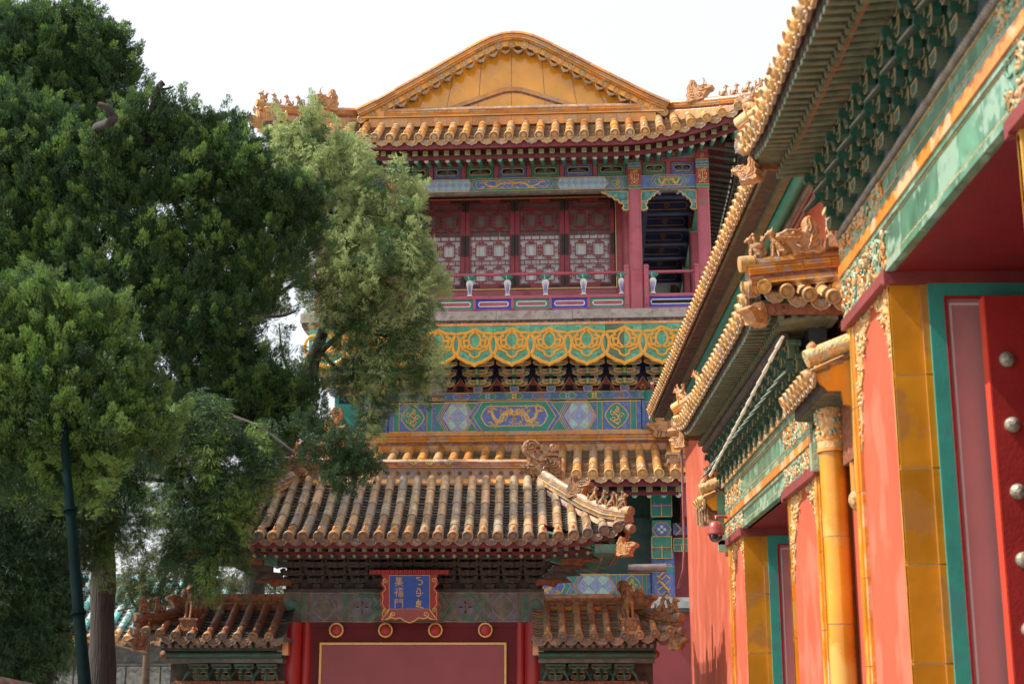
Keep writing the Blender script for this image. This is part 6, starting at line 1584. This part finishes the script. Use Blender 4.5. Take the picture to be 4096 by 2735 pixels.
def crown(name, parent, tufts, mats, cones=0):
    """tufts: list of (pos, dir, size, kind, matindex)"""
    Vs = []; Ms = []
    for pos, dr, size, kind, mi in tufts:
        T = TPL[kind][RNG.integers(5)]; a = RNG.random()*2*PI
        z = np.array(dr, float); z /= np.linalg.norm(z); x = np.cross([math.cos(a), math.sin(a), .1], z); x /= np.linalg.norm(x); y = np.cross(z, x)
        Rm = np.stack([x, y, z], 0)
        Vs.append((T.reshape(-1, 3)*size) @ Rm + np.array(pos)); Ms.append(np.full(len(T), mi, np.int32))
    V = np.concatenate(Vs).astype(np.float32); mi = np.concatenate(Ms); n = len(V)//3
    if cones:
        pick = RNG.integers(0, n, cones); c = V.reshape(n, 3, 3)[pick].mean(1); r = .009
        oct_ = np.array([[r, 0, 0], [-r, 0, 0], [0, r, 0], [0, -r, 0], [0, 0, r], [0, 0, -r]], np.float32)
        F_ = [(0, 2, 4), (2, 1, 4), (1, 3, 4), (3, 0, 4), (2, 0, 5), (1, 2, 5), (3, 1, 5), (0, 3, 5)]
        cv = (c[:, None, None, :]+oct_[np.array(F_)][None]).reshape(-1, 3).astype(np.float32)
        V = np.concatenate([V, cv]); mi = np.concatenate([mi, np.full(len(cv)//3, len(mats), np.int32)]); n = len(V)//3; mats = list(mats)+['cone']
    me = bpy.data.meshes.new(name); me.vertices.add(n*3); me.loops.add(n*3); me.polygons.add(n)
    me.vertices.foreach_set('co', V.ravel()); me.loops.foreach_set('vertex_index', np.arange(n*3, dtype=np.int32)); me.polygons.foreach_set('loop_start', np.arange(0, n*3, 3, dtype=np.int32))
    try: me.polygons.foreach_set('loop_total', np.full(n, 3, np.int32))
    except Exception: pass
    for m_ in mats: me.materials.append(MATS[m_])
    me.polygons.foreach_set('material_index', mi); me.update(calc_edges=True)
    o = bpy.data.objects.new(name, me); sc.collection.objects.link(o); o.parent = parent
    return o
def blob_tufts(blobs, kind, mats_w, dens=1.0, size=(.16, .26), up=.9, yr=1.0, yj=0, inner=.35, mtip=0):
    """blobs: (px, py, r_px, Y) in preview pixels. tufts sit on and in ellipsoids"""
    out = []; rr_ = random.Random(len(blobs)); sat = []
    for (px, py, r, Y) in blobs:
        for k in range(3):
            a = rr_.uniform(0, 2*PI); q = r*rr_.uniform(.22, .40); sat.append((px+math.cos(a)*r*.95, py+math.sin(a)*r*.95, q, Y+rr_.uniform(-.25, .15)))
    for (px, py, r, Y) in list(blobs)+sat:
        c = np.array(at(px, py, Y)); k = (r*KP/F*Y*1.02)
        c[1] += RNG.normal()*yj
        n = int(dens*46*(k/.35)**2)
        for i in range(n):
            d = RNG.normal(size=3); d /= np.linalg.norm(d)
            if d[1] > .55 and RNG.random() < .6: d[1] *= -1
            rad = k*(1 if RNG.random() > inner else RNG.random()**.5*.85)*(.74+.36*RNG.random())
            p = c+d*rad*(np.array([1, yr, 1]) if kind != 'droop' else np.array([.72, .9, 1.35]))
            if kind == 'droop': dr = np.array([d[0]*.5, d[1]*.5, .9])
            else: dr = d*.75+np.array([0, 0, up])
            mi = int(RNG.choice(len(mats_w), p=mats_w)); sz = RNG.uniform(*size)
            if kind == 'up' and i % 6 == 0:        # a pointed flame of sprays
                dr = dr/np.linalg.norm(dr); dr = dr+RNG.normal(size=3)*.12; hh = sz*1.6
                for j in range(6):
                    t = j/5; q = RNG.normal(size=3); q -= dr*q.dot(dr)/dr.dot(dr); q /= np.linalg.norm(q)
                    out.append((p+dr*hh*t-dr*hh*.35+q*hh*.40*(1-t)**.7, dr+q*.25*(1-t), sz*(1.0-.45*t), kind, (mtip if (j >= 4 and RNG.random() < .38) else mi)))  # young tips; their brighter leaf colour also stands in for sun on the tops
            elif kind == 'droop':
                if i % 4 == 0:      # a hanging strand of sprays
                    q = d.copy(); q[2] = 0; q /= (np.linalg.norm(q)+1e-6)
                    for j in range(4):
                        out.append((p+np.array([0, 0, -sz*.42*j])+q*sz*.22*j**.5+RNG.normal(size=3)*sz*.06, dr*(1-.25*j)+RNG.normal(size=3)*.12, sz*(1-.16*j), kind, mi))
            elif kind != 'up': out.append((p, dr+RNG.normal(size=3)*.15, sz, kind, mi))
    return out
def limb(m, pts, r0, r1, mat_='bark', n=10):
    P = [Vector(p) for p in pts]; out = []
    for i in range(len(P)-1):      # catmull subdivision
        p0 = P[max(0, i-1)]; p1 = P[i]; p2 = P[i+1]; p3 = P[min(len(P)-1, i+2)]
        for k in range(4):
            t = k/4; out.append(.5*((2*p1)+(p2-p0)*t+(2*p0-5*p1+4*p2-p3)*t*t+(3*p1-p0-3*p2+p3)*t**3))
    out.append(P[-1]); N = len(out)
    rr = [lerp(r0, r1, i/(N-1))*(1+.08*math.sin(i*1.7)) for i in range(N)]
    m.tube(out, rr, mat_, n)
def tree(label, blobs, kinds, trunk_pts, tr, limbs=(), mats=('leaf', 'leaf_dark'), w=(.6, .4), dens=1., size=(.16, .26), cones=0, up=.9, extra=(), name='cypress_tree', bark='bark', yj=.1, inner=.35, dY=0):
    sh = lambda P: [(x, y, Y+(dY if Y > 19.25 else 0)) for x, y, Y in P]
    trunk_pts = sh(trunk_pts); limbs = [(sh(P), a, b) for P, a, b in limbs]; blobs = [(x, y, r, Y+dY) for x, y, r, Y in blobs]
    base = at(*trunk_pts[0]); t = thing(name, label, 'tree', (base.x, base.y, 0)); inv = Vector((-base.x, -base.y, 0))
    m = MB(); P = [Vector((base.x, base.y, -.05)) if base.z > 0 else base]+[at(*p) for p in trunk_pts]
    limb(m, [p+inv for p in P], tr[0], tr[1], bark, 14)
    m.build('trunk', t)
    if limbs:
        m = MB()
        for pts, r0, r1 in limbs: limb(m, [at(*p)+inv for p in pts], r0, r1, bark, 8)
        m.build('branches', t)
    if kinds == 'up': blobs = [(x, y+(26 if len(mats) != 3 or mats[0] != 'leaf_bright' else 16), r, Y) for x, y, r, Y in blobs]
    tf = blob_tufts(blobs, kinds, w, dens, size, up, yj=yj, inner=inner, mtip=(mats.index('leaf_bright') if 'leaf_bright' in mats else 0))
    for b_, k_, mi, sz, de in extra:
        q = blob_tufts(b_, k_, [1.0], de, sz, up, yj=yj); tf += [(p, d, s, kd, mi) for p, d, s, kd, _ in q]
    tf = [(np.array(p)+np.array(inv), d, s, kd, mi) for p, d, s, kd, mi in tf]
    crown('crown', t, tf, mats, cones)
    return t
# A: tall dark cypress at the top left
A_ = [(-90, 120, 80), (-110, 240, 90), (-90, 340, 80), (10, 130, 60), (70, 80, 50), (120, 100, 62), (150, 60, 36), (200, 110, 56), (225, 75, 30), (245, 130, 44), (250, 190, 48), (40, 200, 70), (130, 190, 76), (200, 220, 66), (60, 280, 66), (150, 300, 60), (225, 285, 46), (95, 45, 28), (165, 30, 20), (30, 85, 30), (-30, 60, 60), (-30, 200, 80), (100, 350, 60), (0, 360, 60), (262, 105, 24), (190, 60, 24), (190, 345, 40)]
tree('tall dark cypress rising highest at the top left corner', [(x, y, r, 23.5) for x, y, r in A_], 'up', [(90, 1500, 23.7), (100, 900, 23.7), (120, 150, 23.6)], (.32, .05), [([(110, 420, 23.6), (180, 330, 23.4), (260, 250, 23.3)], .07, .015), ([(100, 350, 23.6), (50, 240, 23.4), (20, 140, 23.3)], .07, .015)], ('leaf', 'leaf_dark', 'leaf_bright'), (.5, .45, .05), 2.2, (.26, .42), 900)
# B: broad old cypress filling the left
B_ = [(-70, 380, 90), (-80, 520, 90), (-70, 640, 90), (60, 250, 45), (20, 290, 60), (100, 300, 56), (150, 350, 60), (60, 370, 70), (10, 420, 70), (110, 430, 66), (180, 430, 60), (40, 500, 76), (120, 520, 70),
      (240, 330, 36), (230, 380, 46), (300, 290, 46), (280, 350, 60), (345, 265, 40), (360, 330, 56), (400, 250, 34), (420, 310, 54), (455, 270, 30), (480, 330, 54), (522, 270, 30), (540, 330, 46), (560, 380, 50),
      (250, 440, 60), (320, 430, 66), (340, 530, 56), (430, 400, 60), (480, 430, 60), (540, 450, 56), (250, 540, 56), (420, 560, 40), (500, 540, 50), (560, 540, 56), (590, 440, 46), (640, 430, 46), (680, 450, 44), (650, 510, 56), (700, 500, 34), (610, 590, 50), (560, 630, 54), (500, 640, 50), (420, 640, 56), (340, 640, 60), (270, 640, 60), (200, 560, 60),
      (440, 720, 60), (520, 730, 56), (390, 790, 60), (470, 810, 66), (550, 790, 52), (600, 830, 44), (640, 880, 50), (580, 890, 56), (500, 900, 60), (430, 890, 56), (690, 940, 40), (650, 960, 44), (590, 960, 44), (530, 970, 50), (700, 890, 22), (610, 700, 40), (330, 730, 60), (30, 600, 70), (120, 620, 60), (200, 660, 50)]
tree('broad old cypress filling the upper left, with a broken grey limb showing', [(x, y, r, 19.6+.0012*abs(x-300)) for x, y, r in B_], 'up', [(232, 1600, 19.5), (236, 1350, 19.5), (250, 1150, 19.6), (320, 900, 19.7), (356, 700, 19.8), (345, 500, 19.8), (330, 380, 19.8)], (.21, .06),
     [([(345, 520, 19.8), (300, 400, 19.8), (222, 305, 19.4), (250, 282, 19.15), (262, 270, 19.1), (243, 246, 19.0), (226, 240, 19.0)], .09, .038), ([(340, 380, 19.8), (350, 260, 19.4), (362, 205, 19.3), (374, 190, 19.3)], .06, .05), ([(368, 205, 19.3), (382, 204, 19.3), (398, 199, 19.3)], .025, .012),
      ([(345, 560, 19.8), (400, 515, 19.8), (430, 505, 19.8), (500, 470, 19.8)], .07, .015), ([(356, 700, 19.8), (470, 680, 19.8), (560, 720, 19.6), (640, 725, 19.5), (680, 712, 19.5)], .05, .015), ([(330, 850, 19.8), (430, 900, 19.8), (560, 940, 19.7), (650, 900, 19.7)], .06, .01), ([(350, 640, 19.8), (260, 560, 19.9), (120, 480, 19.9)], .06, .01),
      ([(430, 900, 19.8), (500, 940, 19.8), (590, 975, 19.2), (640, 1010, 18.8), (700, 1050, 18.6), (770, 1055, 18.5)], .028, .010)],
     ('leaf', 'leaf_dark', 'leaf_bright'), (.46, .47, .07), 2.5, (.20, .33), 2600, dY=1.1,
     extra=(([(780, 1010, 26, 18.5), (770, 1040, 40, 18.5), (800, 1060, 46, 18.5), (830, 1075, 40, 18.5), (790, 1100, 36, 18.5), (745, 1045, 28, 18.5), (800, 1130, 16, 18.5), (690, 985, 26, 18.8), (740, 985, 16, 18.8)], 'up', 1, (.12, .2), 2.6),))
# C: brighter cypress low on the left, nearest
C_ = [(-90, 780, 90), (-100, 920, 100), (-90, 1060, 90), (130, 690, 38), (70, 700, 50), (10, 690, 50), (195, 730, 40), (150, 760, 60), (60, 770, 66), (-10, 800, 60), (235, 780, 34), (210, 820, 56), (120, 850, 70), (30, 880, 70), (270, 850, 44), (300, 880, 40), (260, 910, 60), (170, 950, 66), (70, 970, 70), (-10, 1000, 60), (330, 930, 40), (340, 990, 36), (250, 1010, 56), (160, 1050, 50), (60, 1080, 60), (310, 1050, 36), (165, 1120, 40), (250, 720, 22), (90, 655, 26)]
tree('bright green cypress with pointed sprays at the left edge, nearest of the trees', [(x, y, r, 15.2) for x, y, r in C_], 'up', [(-60, 1640, 15.8), (-50, 1200, 15.8), (60, 800, 15.6)], (.2, .04), [], ('leaf_bright', 'leaf', 'leaf_dark'), (.45, .40, .15), 3.2, (.17, .29), 900)
# D: pale drooping juniper in front of the hall
D_ = [(715, 275, 26), (700, 310, 46), (650, 320, 34), (745, 330, 34), (640, 360, 30), (800, 355, 38), (720, 385, 60), (670, 420, 50), (780, 400, 30),
      (800, 430, 40), (850, 440, 44), (780, 480, 50), (910, 405, 26), (920, 450, 40), (945, 480, 34), (860, 500, 60), (760, 530, 50), (930, 530, 46), (820, 570, 60), (900, 590, 60), (960, 580, 36), (740, 600, 46), (690, 560, 34), (680, 620, 34),
      (760, 660, 50), (840, 650, 60), (920, 660, 56), (975, 640, 34), (985, 680, 32), (870, 720, 60), (950, 730, 44), (800, 730, 44), (740, 720, 36), (960, 770, 34), (900, 790, 50), (840, 800, 50), (985, 830, 34), (940, 850, 36), (1005, 850, 16), (880, 860, 44), (840, 880, 44), (880, 930, 32), (850, 950, 34), (800, 870, 28), (620, 680, 32), (640, 750, 26), (690, 800, 22), (740, 810, 26), (770, 870, 22)]
Dm = [(x, y, r, 24.6) for x, y, r in D_ if y < 700]; Dl = [(x, y, r, 24.8) for x, y, r in D_ if y >= 700]
tree('pale green drooping juniper hanging in front of the palace balcony', Dm, 'droop', [(560, 1580, 25.5), (600, 1200, 25.4), (660, 1000, 25.2), (720, 820, 25.0), (760, 700, 25.0), (790, 560, 24.9)], (.26, .05),
     [([(760, 700, 25), (700, 640, 24.8), (600, 700, 24.6), (520, 715, 24.6)], .05, .02), ([(720, 820, 25), (800, 750, 24.8), (880, 700, 24.7), (960, 660, 24.6)], .06, .015), ([(780, 600, 25), (860, 500, 24.7), (920, 430, 24.6)], .05, .01), ([(780, 560, 25), (740, 420, 24.7), (715, 290, 24.6)], .05, .01),
      ([(730, 800, 25), (780, 850, 24.8), (830, 860, 24.7), (870, 940, 24.6)], .04, .01), ([(760, 700, 25), (850, 760, 24.7), (920, 780, 24.6), (990, 830, 24.6)], .04, .01), ([(690, 900, 25.1), (650, 820, 24.8), (640, 740, 24.7)], .035, .008)],
     ('leaf_pale', 'leaf', 'leaf_dark'), (.68, .24, .08), .72, (.20, .38), 0, extra=((Dm, 'up', 0, (.16, .28), .55), (Dl[:14], 'droop', 0, (.20, .40), .35), (Dl, 'droop', 1, (.20, .40), .26), (Dl, 'droop', 2, (.20, .40), .18)), name='juniper_tree')
# E: drooping sprays below, over the left wing
E_ = [(470, 960, 50), (420, 1010, 46), (520, 1010, 50), (570, 1050, 40), (470, 1080, 56), (400, 1100, 36), (540, 1120, 46), (430, 1170, 44), (500, 1190, 50), (555, 1180, 30), (390, 1210, 34), (460, 1250, 46), (520, 1260, 38), (410, 1270, 26), (480, 1310, 30), (300, 1060, 40), (340, 1020, 40), (370, 1000, 40), (220, 1100, 36), (270, 1110, 40), (320, 1130, 32), (200, 1170, 30), (245, 1190, 32), (290, 1190, 22), (215, 1240, 24), (340, 1180, 18), (205, 1140, 34), (235, 1210, 26), (225, 1255, 20), (250, 1130, 34), (185, 1210, 20), (265, 1240, 16), (600, 1010, 40), (620, 1050, 22), (460, 1350, 12)]
E2 = [(20, 1120, 70), (90, 1160, 60), (10, 1230, 70), (90, 1260, 56), (30, 1340, 60), (110, 1350, 40), (10, 1440, 46), (70, 1440, 36), (140, 1250, 30), (110, 1190, 40), (30, 1520, 44), (120, 1100, 50), (60, 1300, 70), (150, 1150, 44), (60, 1200, 60), (100, 1420, 44), (140, 1330, 30), (-10, 1380, 60), (70, 1500, 40), (0, 1500, 50), (120, 1480, 30), (165, 1200, 26), (-20, 1290, 60), (40, 1400, 60)]
tree('dark cypress with lit hanging sprays above the left wing roof', [(x, y, r, 19.2) for x, y, r in E_], 'droop', [(70, 1640, 19.2), (75, 1300, 19.2), (100, 1050, 19.0), (200, 960, 18.8)], (.22, .06),
     [([(100, 1050, 19.0), (250, 1030, 19.2), (400, 1010, 19.22), (500, 990, 19.22)], .07, .02), ([(100, 1050, 19.0), (260, 1090, 19.2), (430, 1120, 19.22), (480, 1260, 19.22), (470, 1330, 19.2)], .04, .007)],
     ('leaf', 'leaf_dark', 'leaf_bright'), (.22, .54, .24), 2.0, (.18, .34), 0, extra=(([(x, y, r, 18.6) for x, y, r in E2], 'droop', 1, (.22, .36), 3.2),))  # lit sprays are a share of brighter leaves, sunlight put into the colour
# F: olive shrub-like tree behind, between trunk and wing
F2 = [(300, 1320, 30), (350, 1340, 40), (400, 1310, 34), (430, 1350, 30), (330, 1380, 30), (290, 1360, 30), (380, 1390, 28), (440, 1300, 30), (350, 1290, 30), (410, 1270, 30), (300, 1260, 26), (60, 1480, 40), (120, 1460, 40), (150, 1500, 34), (90, 1530, 40), (20, 1520, 30), (140, 1380, 26), (540, 1340, 22), (590, 1345, 20), (500, 1340, 24), (640, 1342, 22), (615, 1330, 24), (565, 1345, 24), (660, 1355, 18)]
tree('small olive-green tree behind the trunk and the left wing roof', [(x, y, r, 29) for x, y, r in F2], 'ball', [(330, 1640, 29.3), (340, 1400, 29.2)], (.12, .05),
     [([(340, 1440, 29.2), (300, 1370, 29), (280, 1300, 29)], .03, .008), ([(340, 1400, 29.2), (400, 1370, 29), (440, 1300, 29)], .03, .008), ([(270, 1400, 28.9), (350, 1385, 28.9), (440, 1390, 28.9)], .02, .01), ([(340, 1500, 29), (150, 1450, 28.9), (60, 1440, 28.9)], .03, .01), ([(340, 1430, 29.2), (370, 1330, 29), (350, 1270, 29)], .02, .005)],
     ('leaf_olive', 'leaf'), (.8, .2), .9, (.16, .26), 0, name='small_tree', bark='twig')
# knot on the trunk
